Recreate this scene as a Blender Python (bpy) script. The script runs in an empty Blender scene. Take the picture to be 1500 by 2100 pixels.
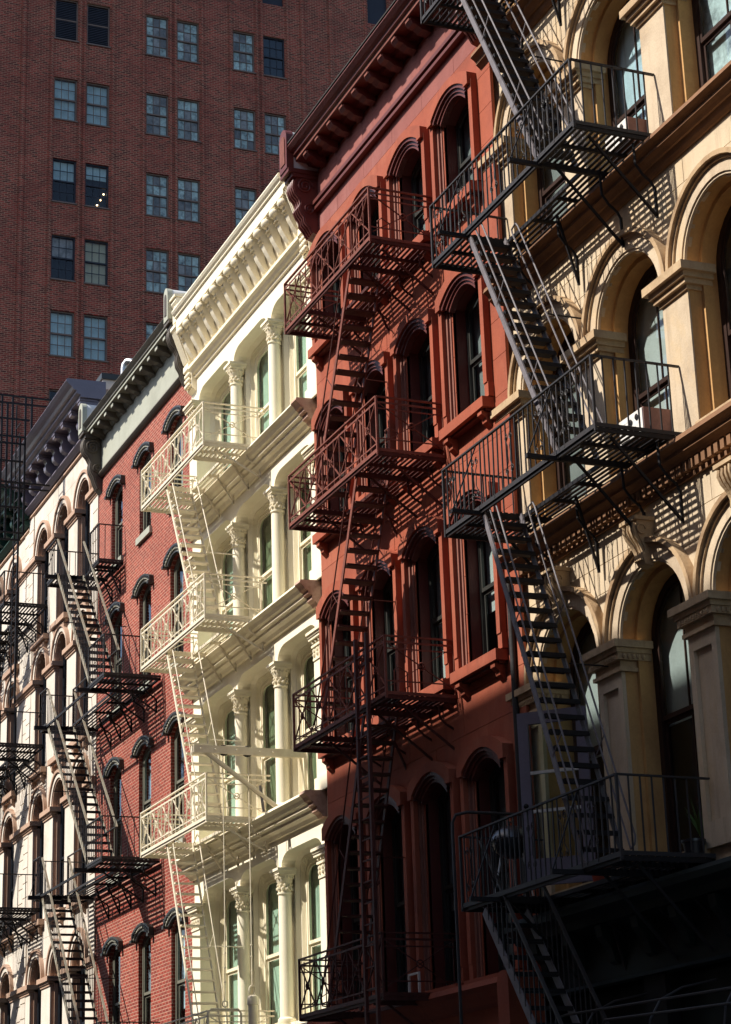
import bpy, bmesh, math, random
from mathutils import Vector, Matrix

random.seed(11)
sc = bpy.context.scene
COL = sc.collection

# ------------------------------------------------------------------ camera
cam_d = bpy.data.cameras.new('camera')
cam = bpy.data.objects.new('camera', cam_d)
COL.objects.link(cam)
sc.camera = cam
YAW, PITCH, ROLL = math.radians(67.2424), math.radians(18.3827), math.radians(-1.9225)
fw = Vector((-math.sin(YAW) * math.cos(PITCH), math.cos(YAW) * math.cos(PITCH), math.sin(PITCH)))
rt = Vector((math.cos(YAW), math.sin(YAW), 0))
up = rt.cross(fw)
R_ = rt * math.cos(ROLL) + up * math.sin(ROLL)
U_ = up * math.cos(ROLL) - rt * math.sin(ROLL)
cam.matrix_world = Matrix(((R_.x, U_.x, -fw.x, 0), (R_.y, U_.y, -fw.y, 0), (R_.z, U_.z, -fw.z, 1.6), (0, 0, 0, 1)))
cam_d.sensor_fit = 'VERTICAL'
cam_d.sensor_height = 24.0
cam_d.lens = 24.0 * 4295.35 / 2100.0
cam_d.clip_start = 0.1
cam_d.clip_end = 2000

# ------------------------------------------------------------------ sky, sun, exposure
SUN_DIR = Vector((0.2, 1.0, -1.13)).normalized()          # the way the light travels
elev = math.asin(-SUN_DIR.z)
world = bpy.data.worlds.new('World')
sc.world = world
world.use_nodes = True
wn = world.node_tree.nodes
sky = wn.new('ShaderNodeTexSky')
sky.sky_type = 'NISHITA'
sky.sun_disc = False
sky.sun_elevation = elev
sky.sun_rotation = math.atan2(-SUN_DIR.x, -SUN_DIR.y)
sky.air_density = 1.0
sky.dust_density = 1.5
bg = wn['Background']
bg.inputs['Strength'].default_value = 0.125
world.node_tree.links.new(sky.outputs[0], bg.inputs[0])

sun_d = bpy.data.lights.new('sun', 'SUN')
sun_d.energy = 5.0
sun_d.angle = math.radians(0.5)
sun_d.color = (1.0, 0.945, 0.86)
sun = bpy.data.objects.new('sun', sun_d)
sun.rotation_euler = SUN_DIR.to_track_quat('-Z', 'Y').to_euler()
sun.location = (-5, -40, 60)
COL.objects.link(sun)
sc.view_settings.view_transform = 'Standard'
sc.view_settings.look = 'None'
sc.view_settings.gamma = 1.0
sc.view_settings.use_curve_mapping = False
sc.view_settings.exposure = 0.6
sc.render.engine = 'CYCLES'
sc.cycles.max_bounces = 6
sc.cycles.diffuse_bounces = 3
sc.cycles.glossy_bounces = 3
sc.cycles.transparent_max_bounces = 8
sc.cycles.caustics_reflective = False
sc.cycles.caustics_refractive = False

# ------------------------------------------------------------------ materials
def _n(nt, t, **kw):
    n = nt.nodes.new(t)
    for k, v in kw.items():
        setattr(n, k, v)
    return n

def mat(name, base, dirt=None, rough=0.7, metal=0.0, amount=0.5, scale=1.2, streak=0.0, bump=0.0, bscale=30.0,
        rnd=0.0, spec=0.18, fine=0.12, stretch=(6.0, 6.0, 0.35), fade=None, fscale=0.55, fade_amt=0.6):
    """painted / mineral surface: base colour, blotchy wear, vertical run-off streaks, fine relief"""
    m = bpy.data.materials.new(name)
    m.use_nodes = True
    nt = m.node_tree
    L = nt.links.new
    b = nt.nodes['Principled BSDF']
    b.inputs['Roughness'].default_value = rough
    b.inputs['Metallic'].default_value = metal
    b.inputs['Specular IOR Level'].default_value = spec
    pos = _n(nt, 'ShaderNodeNewGeometry').outputs['Position']
    if dirt is None:
        dirt = tuple(c * 0.6 for c in base)
    no = _n(nt, 'ShaderNodeTexNoise')
    no.inputs['Scale'].default_value = scale
    no.inputs['Detail'].default_value = 8
    no.inputs['Roughness'].default_value = 0.65
    L(pos, no.inputs['Vector'])
    ra = _n(nt, 'ShaderNodeMapRange')
    ra.inputs[1].default_value = 0.45
    ra.inputs[2].default_value = 0.72
    ra.inputs[4].default_value = amount
    L(no.outputs['Fac'], ra.inputs[0])
    fac = ra.outputs[0]
    if streak > 0:
        mp = _n(nt, 'ShaderNodeMapping')
        mp.inputs['Scale'].default_value = stretch
        L(pos, mp.inputs['Vector'])
        n2 = _n(nt, 'ShaderNodeTexNoise')
        n2.inputs['Scale'].default_value = 1.0
        n2.inputs['Detail'].default_value = 6
        n2.inputs['Roughness'].default_value = 0.7
        L(mp.outputs[0], n2.inputs['Vector'])
        r2 = _n(nt, 'ShaderNodeMapRange')
        r2.inputs[1].default_value = 0.5
        r2.inputs[2].default_value = 0.75
        r2.inputs[4].default_value = streak
        L(n2.outputs['Fac'], r2.inputs[0])
        mx = _n(nt, 'ShaderNodeMath', operation='MAXIMUM')
        L(fac, mx.inputs[0])
        L(r2.outputs[0], mx.inputs[1])
        fac = mx.outputs[0]
    mix = _n(nt, 'ShaderNodeMix', data_type='RGBA')
    mix.inputs['A'].default_value = (*base, 1)
    mix.inputs['B'].default_value = (*dirt, 1)
    L(fac, mix.inputs['Factor'])
    col = mix.outputs['Result']
    if fade is not None:                       # large sun-bleached or patched areas
        n4 = _n(nt, 'ShaderNodeTexNoise')
        n4.inputs['Scale'].default_value = fscale
        n4.inputs['Detail'].default_value = 9
        n4.inputs['Roughness'].default_value = 0.72
        n4.inputs['Distortion'].default_value = 0.8
        mp4 = _n(nt, 'ShaderNodeMapping')
        mp4.inputs['Location'].default_value = (7.3, 2.1, 4.4)
        mp4.inputs['Scale'].default_value = (1.6, 1.6, 0.8)
        L(pos, mp4.inputs['Vector'])
        L(mp4.outputs[0], n4.inputs['Vector'])
        r5 = _n(nt, 'ShaderNodeMapRange')
        r5.inputs[1].default_value = 0.50
        r5.inputs[2].default_value = 0.66
        r5.inputs[4].default_value = fade_amt
        L(n4.outputs['Fac'], r5.inputs[0])
        mx5 = _n(nt, 'ShaderNodeMix', data_type='RGBA')
        mx5.inputs['B'].default_value = (*fade, 1)
        L(r5.outputs[0], mx5.inputs['Factor'])
        L(col, mx5.inputs['A'])
        col = mx5.outputs['Result']
    # fine tone variation + per-piece tone
    n3 = _n(nt, 'ShaderNodeTexNoise')
    n3.inputs['Scale'].default_value = bscale
    n3.inputs['Detail'].default_value = 4
    L(pos, n3.inputs['Vector'])
    r3 = _n(nt, 'ShaderNodeMapRange')
    r3.inputs[3].default_value = 1 - fine
    r3.inputs[4].default_value = 1 + fine
    L(n3.outputs['Fac'], r3.inputs[0])
    val = r3.outputs[0]
    if rnd > 0:
        oi = _n(nt, 'ShaderNodeObjectInfo')
        r4 = _n(nt, 'ShaderNodeMapRange')
        r4.inputs[3].default_value = 1 - rnd
        r4.inputs[4].default_value = 1 + rnd
        L(oi.outputs['Random'], r4.inputs[0])
        mu = _n(nt, 'ShaderNodeMath', operation='MULTIPLY')
        L(val, mu.inputs[0])
        L(r4.outputs[0], mu.inputs[1])
        val = mu.outputs[0]
    vm = _n(nt, 'ShaderNodeVectorMath', operation='SCALE')
    L(col, vm.inputs[0])
    L(val, vm.inputs['Scale'])
    L(vm.outputs[0], b.inputs['Base Color'])
    if bump > 0:
        bp = _n(nt, 'ShaderNodeBump')
        bp.inputs['Strength'].default_value = bump
        bp.inputs['Distance'].default_value = 0.01
        L(n3.outputs['Fac'], bp.inputs['Height'])
        L(bp.outputs[0], b.inputs['Normal'])
    return m

def brick_mat(name, c1, c2, mortar, axis='x', bw=0.215, rh=0.0715, ms=0.010, stain=0.35, dark=None, bumpd=0.006):
    m = bpy.data.materials.new(name)
    m.use_nodes = True
    nt = m.node_tree
    L = nt.links.new
    b = nt.nodes['Principled BSDF']
    b.inputs['Roughness'].default_value = 0.85
    b.inputs['Specular IOR Level'].default_value = 0.25
    pos = _n(nt, 'ShaderNodeNewGeometry').outputs['Position']
    sep = _n(nt, 'ShaderNodeSeparateXYZ')
    L(pos, sep.inputs[0])
    add = _n(nt, 'ShaderNodeMath', operation='ADD')      # x + y so that both faces of a corner carry courses
    L(sep.outputs['X'], add.inputs[0])
    L(sep.outputs['Y'], add.inputs[1])
    cmb = _n(nt, 'ShaderNodeCombineXYZ')
    L(add.outputs[0], cmb.inputs['X'])
    L(sep.outputs['Z'], cmb.inputs['Y'])
    br = _n(nt, 'ShaderNodeTexBrick')
    br.inputs['Color1'].default_value = (*c1, 1)
    br.inputs['Color2'].default_value = (*c2, 1)
    br.inputs['Mortar'].default_value = (*mortar, 1)
    br.inputs['Scale'].default_value = 1.0
    br.inputs['Mortar Size'].default_value = ms
    br.inputs['Mortar Smooth'].default_value = 0.2
    br.inputs['Bias'].default_value = 0.0
    br.inputs['Brick Width'].default_value = bw
    br.inputs['Row Height'].default_value = rh
    L(cmb.outputs[0], br.inputs['Vector'])
    no = _n(nt, 'ShaderNodeTexNoise')
    no.inputs['Scale'].default_value = 0.5
    no.inputs['Detail'].default_value = 8
    no.inputs['Roughness'].default_value = 0.7
    L(pos, no.inputs['Vector'])
    ra = _n(nt, 'ShaderNodeMapRange')
    ra.inputs[1].default_value = 0.42
    ra.inputs[2].default_value = 0.75
    ra.inputs[4].default_value = stain
    L(no.outputs['Fac'], ra.inputs[0])
    # single bricks burnt darker
    n2 = _n(nt, 'ShaderNodeTexNoise')
    n2.inputs['Scale'].default_value = 7.0
    n2.inputs['Detail'].default_value = 3
    mp = _n(nt, 'ShaderNodeMapping')
    mp.inputs['Scale'].default_value = (1, 1, 3)
    L(pos, mp.inputs['Vector'])
    L(mp.outputs[0], n2.inputs['Vector'])
    r2 = _n(nt, 'ShaderNodeMapRange')
    r2.inputs[1].default_value = 0.3
    r2.inputs[2].default_value = 0.7
    r2.inputs[3].default_value = 0.72
    r2.inputs[4].default_value = 1.22
    L(n2.outputs['Fac'], r2.inputs[0])
    mix = _n(nt, 'ShaderNodeMix', data_type='RGBA')
    mix.inputs['B'].default_value = (*(dark or tuple(c * 0.45 for c in c1)), 1)
    L(ra.outputs[0], mix.inputs['Factor'])
    L(br.outputs['Color'], mix.inputs['A'])
    vm = _n(nt, 'ShaderNodeVectorMath', operation='SCALE')
    L(mix.outputs['Result'], vm.inputs[0])
    L(r2.outputs[0], vm.inputs['Scale'])
    L(vm.outputs[0], b.inputs['Base Color'])
    bp = _n(nt, 'ShaderNodeBump')
    bp.invert = True
    bp.inputs['Strength'].default_value = 0.6
    bp.inputs['Distance'].default_value = bumpd
    L(br.outputs['Fac'], bp.inputs['Height'])
    L(bp.outputs[0], b.inputs['Normal'])
    return m

def glass_mat(name, tint=(0.9, 0.95, 0.95), rough=0.02, ripple=0.15, ior=1.5):
    m = bpy.data.materials.new(name)
    m.use_nodes = True
    nt = m.node_tree
    L = nt.links.new
    nt.nodes.remove(nt.nodes['Principled BSDF'])
    out = nt.nodes['Material Output']
    tr = _n(nt, 'ShaderNodeBsdfTransparent')
    tr.inputs[0].default_value = (*tint, 1)
    gl = _n(nt, 'ShaderNodeBsdfAnisotropic')
    gl.inputs['Roughness'].default_value = rough
    gl.inputs['Color'].default_value = (0.95, 0.97, 1, 1)
    fr = _n(nt, 'ShaderNodeFresnel')
    fr.inputs[0].default_value = ior
    mx = _n(nt, 'ShaderNodeMixShader')
    no = _n(nt, 'ShaderNodeTexNoise')
    no.inputs['Scale'].default_value = 2.2
    no.inputs['Detail'].default_value = 2
    L(_n(nt, 'ShaderNodeNewGeometry').outputs['Position'], no.inputs['Vector'])
    bp = _n(nt, 'ShaderNodeBump')
    bp.inputs['Strength'].default_value = ripple
    bp.inputs['Distance'].default_value = 0.02
    L(no.outputs['Fac'], bp.inputs['Height'])
    L(bp.outputs[0], gl.inputs['Normal'])
    ge = _n(nt, 'ShaderNodeNewGeometry')
    inv = _n(nt, 'ShaderNodeMath', operation='SUBTRACT')
    inv.inputs[0].default_value = 1.0
    L(ge.outputs['Backfacing'], inv.inputs[1])
    fm = _n(nt, 'ShaderNodeMath', operation='MULTIPLY')
    L(fr.outputs[0], fm.inputs[0])
    L(inv.outputs[0], fm.inputs[1])
    L(fm.outputs[0], mx.inputs[0])
    L(tr.outputs[0], mx.inputs[1])
    L(gl.outputs[0], mx.inputs[2])
    L(mx.outputs[0], out.inputs[0])
    return m

M = {}
M['stone'] = mat('stone', (0.575, 0.46, 0.325), (0.27, 0.185, 0.12), 0.85, amount=0.6, scale=1.3, streak=0.7, bump=0.35, bscale=40, rnd=0.05, fade=(0.60, 0.42, 0.22), fade_amt=0.55)
M['stone_block'] = mat('stone_block', (0.59, 0.475, 0.33), (0.29, 0.20, 0.13), 0.85, amount=0.55, scale=1.4, streak=0.68, bump=0.35, bscale=45, rnd=0.09, fade=(0.60, 0.42, 0.22), fade_amt=0.55)
M['ochre'] = mat('ochre', (0.56, 0.33, 0.13), (0.28, 0.14, 0.06), 0.8, amount=0.6, scale=1.6, streak=0.6, bump=0.2)
M['brown_trim'] = mat('brown_trim', (0.22, 0.115, 0.06), (0.085, 0.04, 0.025), 0.8, amount=0.65, scale=1.5, streak=0.5, bump=0.3)
M['capital'] = mat('capital', (0.50, 0.36, 0.215), (0.19, 0.105, 0.055), 0.8, amount=0.7, scale=2.5, streak=0.6, bump=0.5)
M['arch_trim'] = mat('arch_trim', (0.46, 0.32, 0.185), (0.15, 0.075, 0.04), 0.8, amount=0.85, scale=1.7, streak=0.6, bump=0.4)
M['dark_wood'] = mat('dark_wood', (0.035, 0.017, 0.012), (0.01, 0.007, 0.006), 0.55, bump=0.2)
M['red'] = mat('red', (0.32, 0.082, 0.044), (0.15, 0.04, 0.028), 0.78, amount=0.6, scale=1.0, streak=0.6, bump=0.3, rnd=0.05, fade=(0.36, 0.135, 0.085), fade_amt=0.5)
M['red_block'] = mat('red_block', (0.325, 0.084, 0.045), (0.15, 0.04, 0.028), 0.78, amount=0.6, scale=1.1, streak=0.65, bump=0.3, rnd=0.09, fade=(0.37, 0.135, 0.08), fade_amt=0.5)
M['red_frieze'] = mat('red_frieze', (0.26, 0.088, 0.072), (0.14, 0.048, 0.042), 0.78, amount=0.6, scale=1.3, streak=0.5, bump=0.3, rnd=0.08, fade=(0.30, 0.135, 0.12), fade_amt=0.6)
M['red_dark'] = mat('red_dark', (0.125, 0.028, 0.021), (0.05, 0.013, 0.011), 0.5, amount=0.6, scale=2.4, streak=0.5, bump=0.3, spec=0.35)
M['red_trim'] = mat('red_trim', (0.25, 0.11, 0.082), (0.12, 0.05, 0.04), 0.65, amount=0.5, scale=2.5, bump=0.2)
M['cream'] = mat('cream', (0.85, 0.775, 0.60), (0.66, 0.55, 0.36), 0.55, amount=0.28, scale=1.6, streak=0.34, bump=0.08, fine=0.05)
M['cream_trim'] = mat('cream_trim', (0.82, 0.735, 0.545), (0.56, 0.44, 0.27), 0.5, amount=0.36, scale=2.4, streak=0.38, bump=0.15, fine=0.06)
M['cream_sash'] = mat('cream_sash', (0.82, 0.75, 0.56), (0.66, 0.57, 0.38), 0.45, amount=0.3, fine=0.05)
M['rust'] = mat('rust', (0.46, 0.31, 0.24), (0.20, 0.08, 0.05), 0.85, amount=0.8, scale=5, bump=0.5)
M['k_brick'] = brick_mat('k_brick', (0.33, 0.06, 0.038), (0.20, 0.034, 0.025), (0.44, 0.25, 0.18), stain=0.5)
M['k_trim'] = mat('k_trim', (0.030, 0.030, 0.026), (0.015, 0.014, 0.012), 0.45, bump=0.3, spec=0.5)
M['k_line'] = mat('k_line', (0.36, 0.35, 0.29), (0.2, 0.19, 0.15), 0.6)
M['k_frieze'] = mat('k_frieze', (0.38, 0.385, 0.315), (0.22, 0.22, 0.17), 0.6, amount=0.5, streak=0.3)
M['k_cornice'] = mat('k_cornice', (0.21, 0.20, 0.165), (0.08, 0.075, 0.06), 0.55, amount=0.6, streak=0.3)
M['k_scroll'] = mat('k_scroll', (0.105, 0.088, 0.07), (0.05, 0.04, 0.03), 0.5, amount=0.5)
M['k_sash'] = mat('k_sash', (0.16, 0.155, 0.12), (0.08, 0.075, 0.06), 0.5)
M['w_stone'] = mat('w_stone', (0.66, 0.595, 0.51), (0.36, 0.27, 0.20), 0.8, amount=0.5, scale=1.2, streak=0.5, bump=0.2, rnd=0.05)
M['w_trim'] = mat('w_trim', (0.46, 0.31, 0.225), (0.27, 0.15, 0.09), 0.75, amount=0.55, scale=1.5, streak=0.4, bump=0.2)
M['w_sash'] = mat('w_sash', (0.018, 0.022, 0.03), (0.01, 0.01, 0.012), 0.4)
M['lilac'] = mat('lilac', (0.17, 0.148, 0.185), (0.10, 0.085, 0.11), 0.38, amount=0.5, spec=0.6)
M['green_cornice'] = mat('green_cornice', (0.022, 0.055, 0.042), (0.012, 0.028, 0.022), 0.45)
M['tower_brick'] = brick_mat('tower_brick', (0.34, 0.058, 0.044), (0.075, 0.02, 0.018), (0.36, 0.20, 0.135), bw=0.30, rh=0.105, ms=0.019, stain=0.55, dark=(0.12, 0.022, 0.02), bumpd=0.012)
M['tower_frame'] = mat('tower_frame', (0.17, 0.13, 0.115), (0.08, 0.06, 0.055), 0.6)
M['tower_frame_dark'] = mat('tower_frame_dark', (0.03, 0.035, 0.05), (0.02, 0.02, 0.03), 0.5)
M['iron_black'] = mat('iron_black', (0.010, 0.009, 0.010), (0.018, 0.010, 0.008), 0.6, amount=0.6, scale=4, bump=0.3, spec=0.25)
M['iron_grey'] = mat('iron_grey', (0.16, 0.145, 0.155), (0.08, 0.055, 0.045), 0.6, amount=0.6, scale=6, bump=0.4, spec=0.3)
M['iron_mid'] = mat('iron_mid', (0.030, 0.028, 0.029), (0.036, 0.022, 0.017), 0.58, amount=0.5, scale=4, bump=0.3, spec=0.3)
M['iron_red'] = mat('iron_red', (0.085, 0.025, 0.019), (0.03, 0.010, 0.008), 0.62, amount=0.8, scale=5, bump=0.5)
M['iron_redlit'] = mat('iron_redlit', (0.20, 0.068, 0.048), (0.06, 0.02, 0.014), 0.65, amount=0.6, scale=5, bump=0.4)  # paler copy of iron_red with sunlight put into its colour
M['iron_cream'] = mat('iron_cream', (0.74, 0.665, 0.51), (0.50, 0.38, 0.25), 0.5, amount=0.4, scale=4, fine=0.05)
M['iron_olive'] = mat('iron_olive', (0.27, 0.25, 0.195), (0.20, 0.11, 0.05), 0.65, amount=0.75, scale=5, bump=0.4)
M['interior'] = mat('interior', (0.012, 0.012, 0.013), (0.006, 0.006, 0.006), 0.9)
M['blind'] = mat('blind', (0.46, 0.455, 0.43), (0.34, 0.33, 0.31), 0.8, amount=0.5, scale=2)
M['blind_grey'] = mat('blind_grey', (0.23, 0.23, 0.22), (0.12, 0.12, 0.12), 0.85, amount=0.6, scale=2.2)
M['blind_warm'] = mat('blind_warm', (0.55, 0.46, 0.33), (0.4, 0.32, 0.22), 0.8)
M['curtain'] = mat('curtain', (0.52, 0.57, 0.53), (0.34, 0.38, 0.35), 0.8, amount=0.7, scale=1.0, streak=0.7, stretch=(14, 14, 0.2))
M['curtain_dark'] = mat('curtain_dark', (0.19, 0.195, 0.125), (0.08, 0.085, 0.05), 0.8, amount=0.7, scale=1.0, streak=0.7, stretch=(14, 14, 0.2))
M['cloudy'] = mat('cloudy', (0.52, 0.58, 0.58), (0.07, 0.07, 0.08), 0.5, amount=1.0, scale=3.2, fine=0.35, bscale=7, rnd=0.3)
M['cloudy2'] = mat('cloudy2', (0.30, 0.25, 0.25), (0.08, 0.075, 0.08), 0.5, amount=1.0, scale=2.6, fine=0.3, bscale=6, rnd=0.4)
M['blue_blind'] = mat('blue_blind', (0.55, 0.66, 0.72), (0.2, 0.22, 0.24), 0.7, amount=0.5, scale=2.2, streak=0.6, stretch=(6, 14, 0.3), rnd=0.1)
M['glass'] = glass_mat('glass')
M['glass_green'] = glass_mat('glass_green', (0.86, 0.94, 0.89), ripple=0.06)
M['glass_wavy'] = glass_mat('glass_wavy', (0.85, 0.9, 0.9), rough=0.12, ripple=0.8)
M['ac_white'] = mat('ac_white', (0.72, 0.70, 0.67), (0.45, 0.35, 0.27), 0.5, amount=0.5, scale=5)
M['ac_side'] = mat('ac_side', (0.27, 0.15, 0.125), (0.14, 0.07, 0.05), 0.7, amount=0.6, scale=5, bump=0.3)
M['dark_green'] = mat('dark_green', (0.006, 0.011, 0.009), (0.004, 0.006, 0.005), 0.6)
M['store_dark'] = mat('store_dark', (0.007, 0.0055, 0.006), (0.004, 0.0035, 0.0035), 0.7)
M['door_lilac'] = mat('door_lilac', (0.17, 0.155, 0.20), (0.11, 0.095, 0.12), 0.55, amount=0.4)
M['terracotta'] = mat('terracotta', (0.30, 0.06, 0.035), (0.17, 0.035, 0.02), 0.7)
M['black_plastic'] = mat('black_plastic', (0.016, 0.017, 0.022), (0.01, 0.01, 0.012), 0.3, spec=0.6)
M['steel'] = mat('steel', (0.50, 0.50, 0.50), (0.30, 0.29, 0.28), 0.35, metal=0.8)
M['white_metal'] = mat('white_metal', (0.62, 0.62, 0.60), (0.4, 0.4, 0.38), 0.45)
M['leaf'] = mat('leaf', (0.07, 0.14, 0.045), (0.12, 0.18, 0.06), 0.5)
M['asphalt'] = mat('asphalt', (0.05, 0.05, 0.052), (0.03, 0.03, 0.03), 0.9, bump=0.6, bscale=120)
M['concrete'] = mat('concrete', (0.30, 0.29, 0.27), (0.2, 0.19, 0.18), 0.9, bump=0.4, bscale=60)
M['opp_brick'] = brick_mat('opp_brick', (0.26, 0.10, 0.07), (0.2, 0.075, 0.055), (0.35, 0.3, 0.25))
lm = bpy.data.materials.new('lamp_glow')
lm.use_nodes = True
lm.node_tree.nodes['Principled BSDF'].inputs['Emission Color'].default_value = (1.0, 0.62, 0.32, 1)
lm.node_tree.nodes['Principled BSDF'].inputs['Emission Strength'].default_value = 6.0
M['lamp_glow'] = lm
M['roof_tar'] = mat('roof_tar', (0.05, 0.048, 0.045), None, 0.9)

# ------------------------------------------------------------------ mesh helpers
WLOC = {}          # world position of each object's origin (objects are only translated, copies too)

class MB:
    def __init__(s):
        s.v = []
        s.f = []

    def add(s, vs, fs):
        o = len(s.v)
        s.v += [tuple(v) for v in vs]
        s.f += [tuple(i + o for i in f) for f in fs]
        return s

    def box(s, x0, x1, y0, y1, z0, z1):
        return s.add([(x0, y0, z0), (x1, y0, z0), (x1, y1, z0), (x0, y1, z0), (x0, y0, z1), (x1, y0, z1), (x1, y1, z1), (x0, y1, z1)],
                     [(0, 3, 2, 1), (4, 5, 6, 7), (0, 1, 5, 4), (1, 2, 6, 5), (2, 3, 7, 6), (3, 0, 4, 7)])

    def bar(s, p, q, w, h, upv=(0, 0, 1)):
        p, q = Vector(p), Vector(q)
        d = (q - p).normalized()
        a = d.cross(Vector(upv))
        if a.length < 1e-4:
            a = d.cross(Vector((0, 1, 0)))
        a.normalize()
        b = a.cross(d).normalized()
        a *= w / 2
        b *= h / 2
        vs = [p - a - b, p + a - b, p + a + b, p - a + b, q - a - b, q + a - b, q + a + b, q - a + b]
        return s.add(vs, [(0, 1, 2, 3), (4, 7, 6, 5), (0, 4, 5, 1), (1, 5, 6, 2), (2, 6, 7, 3), (3, 7, 4, 0)])

    def tube(s, pts, r, n=6, closed=False):
        pts = [Vector(p) for p in pts]
        rings = []
        k = len(pts)
        prev = None
        for i, p in enumerate(pts):
            if closed:
                d = (pts[(i + 1) % k] - pts[i - 1]).normalized()
            else:
                d = (pts[min(i + 1, k - 1)] - pts[max(i - 1, 0)]).normalized()
            if prev is None:
                a = d.cross(Vector((0.13, 0.31, 0.95)))
                if a.length < 1e-3:
                    a = d.cross(Vector((1, 0, 0)))
            else:
                a = prev - d * prev.dot(d)
            a.normalize()
            prev = a
            b = d.cross(a)
            rings.append([p + (a * math.cos(2 * math.pi * j / n) + b * math.sin(2 * math.pi * j / n)) * r for j in range(n)])
        vs = [v for rg in rings for v in rg]
        fs = []
        m = k if closed else k - 1
        for i in range(m):
            i2 = (i + 1) % k
            for j in range(n):
                j2 = (j + 1) % n
                fs.append((i * n + j, i * n + j2, i2 * n + j2, i2 * n + j))
        if not closed:
            fs.append(tuple(range(n))[::-1])
            fs.append(tuple((k - 1) * n + j for j in range(n)))
        return s.add(vs, fs)

    def prism(s, poly, axis, a0, a1):
        n = len(poly)
        if axis == 'x':
            P = lambda t, a: (a, t[0], t[1])
        elif axis == 'y':
            P = lambda t, a: (t[0], a, t[1])
        else:
            P = lambda t, a: (t[0], t[1], a)
        vs = [P(t, a0) for t in poly] + [P(t, a1) for t in poly]
        fs = [tuple(range(n)), tuple(range(2 * n - 1, n - 1, -1))]
        fs += [(i, i + n, (i + 1) % n + n, (i + 1) % n) for i in range(n)]
        return s.add(vs, fs)

    def lathe(s, cx, cy, prof, n=12, a0=0.0, a1=2 * math.pi, axis='z'):
        full = abs(a1 - a0 - 2 * math.pi) < 1e-6
        m = n if full else n + 1
        vs, fs = [], []
        for r, z in prof:
            for j in range(m):
                a = a0 + (a1 - a0) * j / n
                if axis == 'z':
                    vs.append((cx + r * math.cos(a), cy + r * math.sin(a), z))
                else:            # axis along y: cx = x, cy = z centre, z = y position
                    vs.append((cx + r * math.cos(a), z, cy + r * math.sin(a)))
        for i in range(len(prof) - 1):
            for j in range(n):
                j2 = (j + 1) % m
                fs.append((i * m + j, i * m + j2, (i + 1) * m + j2, (i + 1) * m + j))
        if full:
            fs.append(tuple(range(m))[::-1])
            fs.append(tuple((len(prof) - 1) * m + j for j in range(m)))
        return s.add(vs, fs)

    def sphere(s, c, r, nu=10, nv=7, sz=1.0):
        prof = [(max(1e-4, r * math.sin(math.pi * i / nv)), c[2] - r * sz * math.cos(math.pi * i / nv)) for i in range(nv + 1)]
        return s.lathe(c[0], c[1], prof, nu)

    def ring(s, po, pi, y0, y1):
        """solid frame between an outer and an inner outline (same point count, open at both ends), from y0 (front) to y1"""
        n = len(po)
        vs = [(p[0], y0, p[1]) for p in po] + [(p[0], y0, p[1]) for p in pi] + [(p[0], y1, p[1]) for p in po] + [(p[0], y1, p[1]) for p in pi]
        fs = []
        for i in range(n - 1):
            fs += [(i, i + 1, n + i + 1, n + i), (2 * n + i, 3 * n + i, 3 * n + i + 1, 2 * n + i + 1),
                   (i, 2 * n + i, 2 * n + i + 1, i + 1), (n + i, n + i + 1, 3 * n + i + 1, 3 * n + i)]
        fs += [(0, n, 3 * n, 2 * n), (n - 1, 3 * n - 1, 4 * n - 1, 2 * n - 1)]
        return s.add(vs, fs)

    def skin(s, path, y0, y1):
        n = len(path)
        return s.add([(p[0], y0, p[1]) for p in path] + [(p[0], y1, p[1]) for p in path],
                     [(i, i + 1, n + i + 1, n + i) for i in range(n - 1)])

    def mesh(s, name, m, smooth=False, centre=True):
        c = Vector((0, 0, 0))
        if centre and s.v:
            lo = [min(v[k] for v in s.v) for k in range(3)]
            hi = [max(v[k] for v in s.v) for k in range(3)]
            c = Vector([(lo[k] + hi[k]) / 2 for k in range(3)])
        me = bpy.data.meshes.new(name)
        me.from_pydata([(v[0] - c.x, v[1] - c.y, v[2] - c.z) for v in s.v], [], s.f)
        bm = bmesh.new()
        bm.from_mesh(me)
        bmesh.ops.recalc_face_normals(bm, faces=bm.faces)
        bm.to_mesh(me)
        bm.free()
        if smooth:
            me.polygons.foreach_set('use_smooth', [True] * len(me.polygons))
            me.set_sharp_from_angle(angle=math.radians(40))
        me.materials.append(M[m] if isinstance(m, str) else m)
        return me, c

    def build(s, name, m, parent=None, smooth=False):
        me, c = s.mesh(name, m, smooth)
        return place(me, name, c, parent)

def place(me, name, loc, parent=None, scale=None, rot=None):
    o = bpy.data.objects.new(name, me)
    COL.objects.link(o)
    loc = Vector(loc)
    WLOC[o] = loc
    if parent is not None:
        o.parent = parent
        o.location = loc - WLOC[parent]
    else:
        o.location = loc
    if scale is not None:
        o.scale = scale
    if rot is not None:
        o.rotation_euler = rot
    return o

def thing(name, label, cat, loc, group=None):
    o = bpy.data.objects.new(name, None)
    COL.objects.link(o)
    o.empty_display_size = 0.3
    o.location = loc
    WLOC[o] = Vector(loc)
    return tag(o, label, cat, group)

def tag(o, label, cat, group=None):
    o['label'] = label
    o['category'] = cat
    if group:
        o['group'] = group
    return o

def structure(o):
    o['kind'] = 'structure'
    return o

def dup(o, d, parent):
    """copy of a part and its sub-parts, moved by d"""
    d = Vector(d)
    c = o.copy()
    COL.objects.link(c)
    WLOC[c] = WLOC[o] + d
    c.parent = parent
    c.location = WLOC[c] - WLOC[parent]
    for ch in list(o.children):
        k = ch.copy()
        COL.objects.link(k)
        k.parent = c
        WLOC[k] = WLOC[ch] + d
    return c

_unit = {}
def ubox(m):
    if m not in _unit:
        _unit[m], _ = MB().box(-.5, .5, -.5, .5, -.5, .5).mesh('unit_bar_' + m, m)
    return _unit[m]

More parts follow.
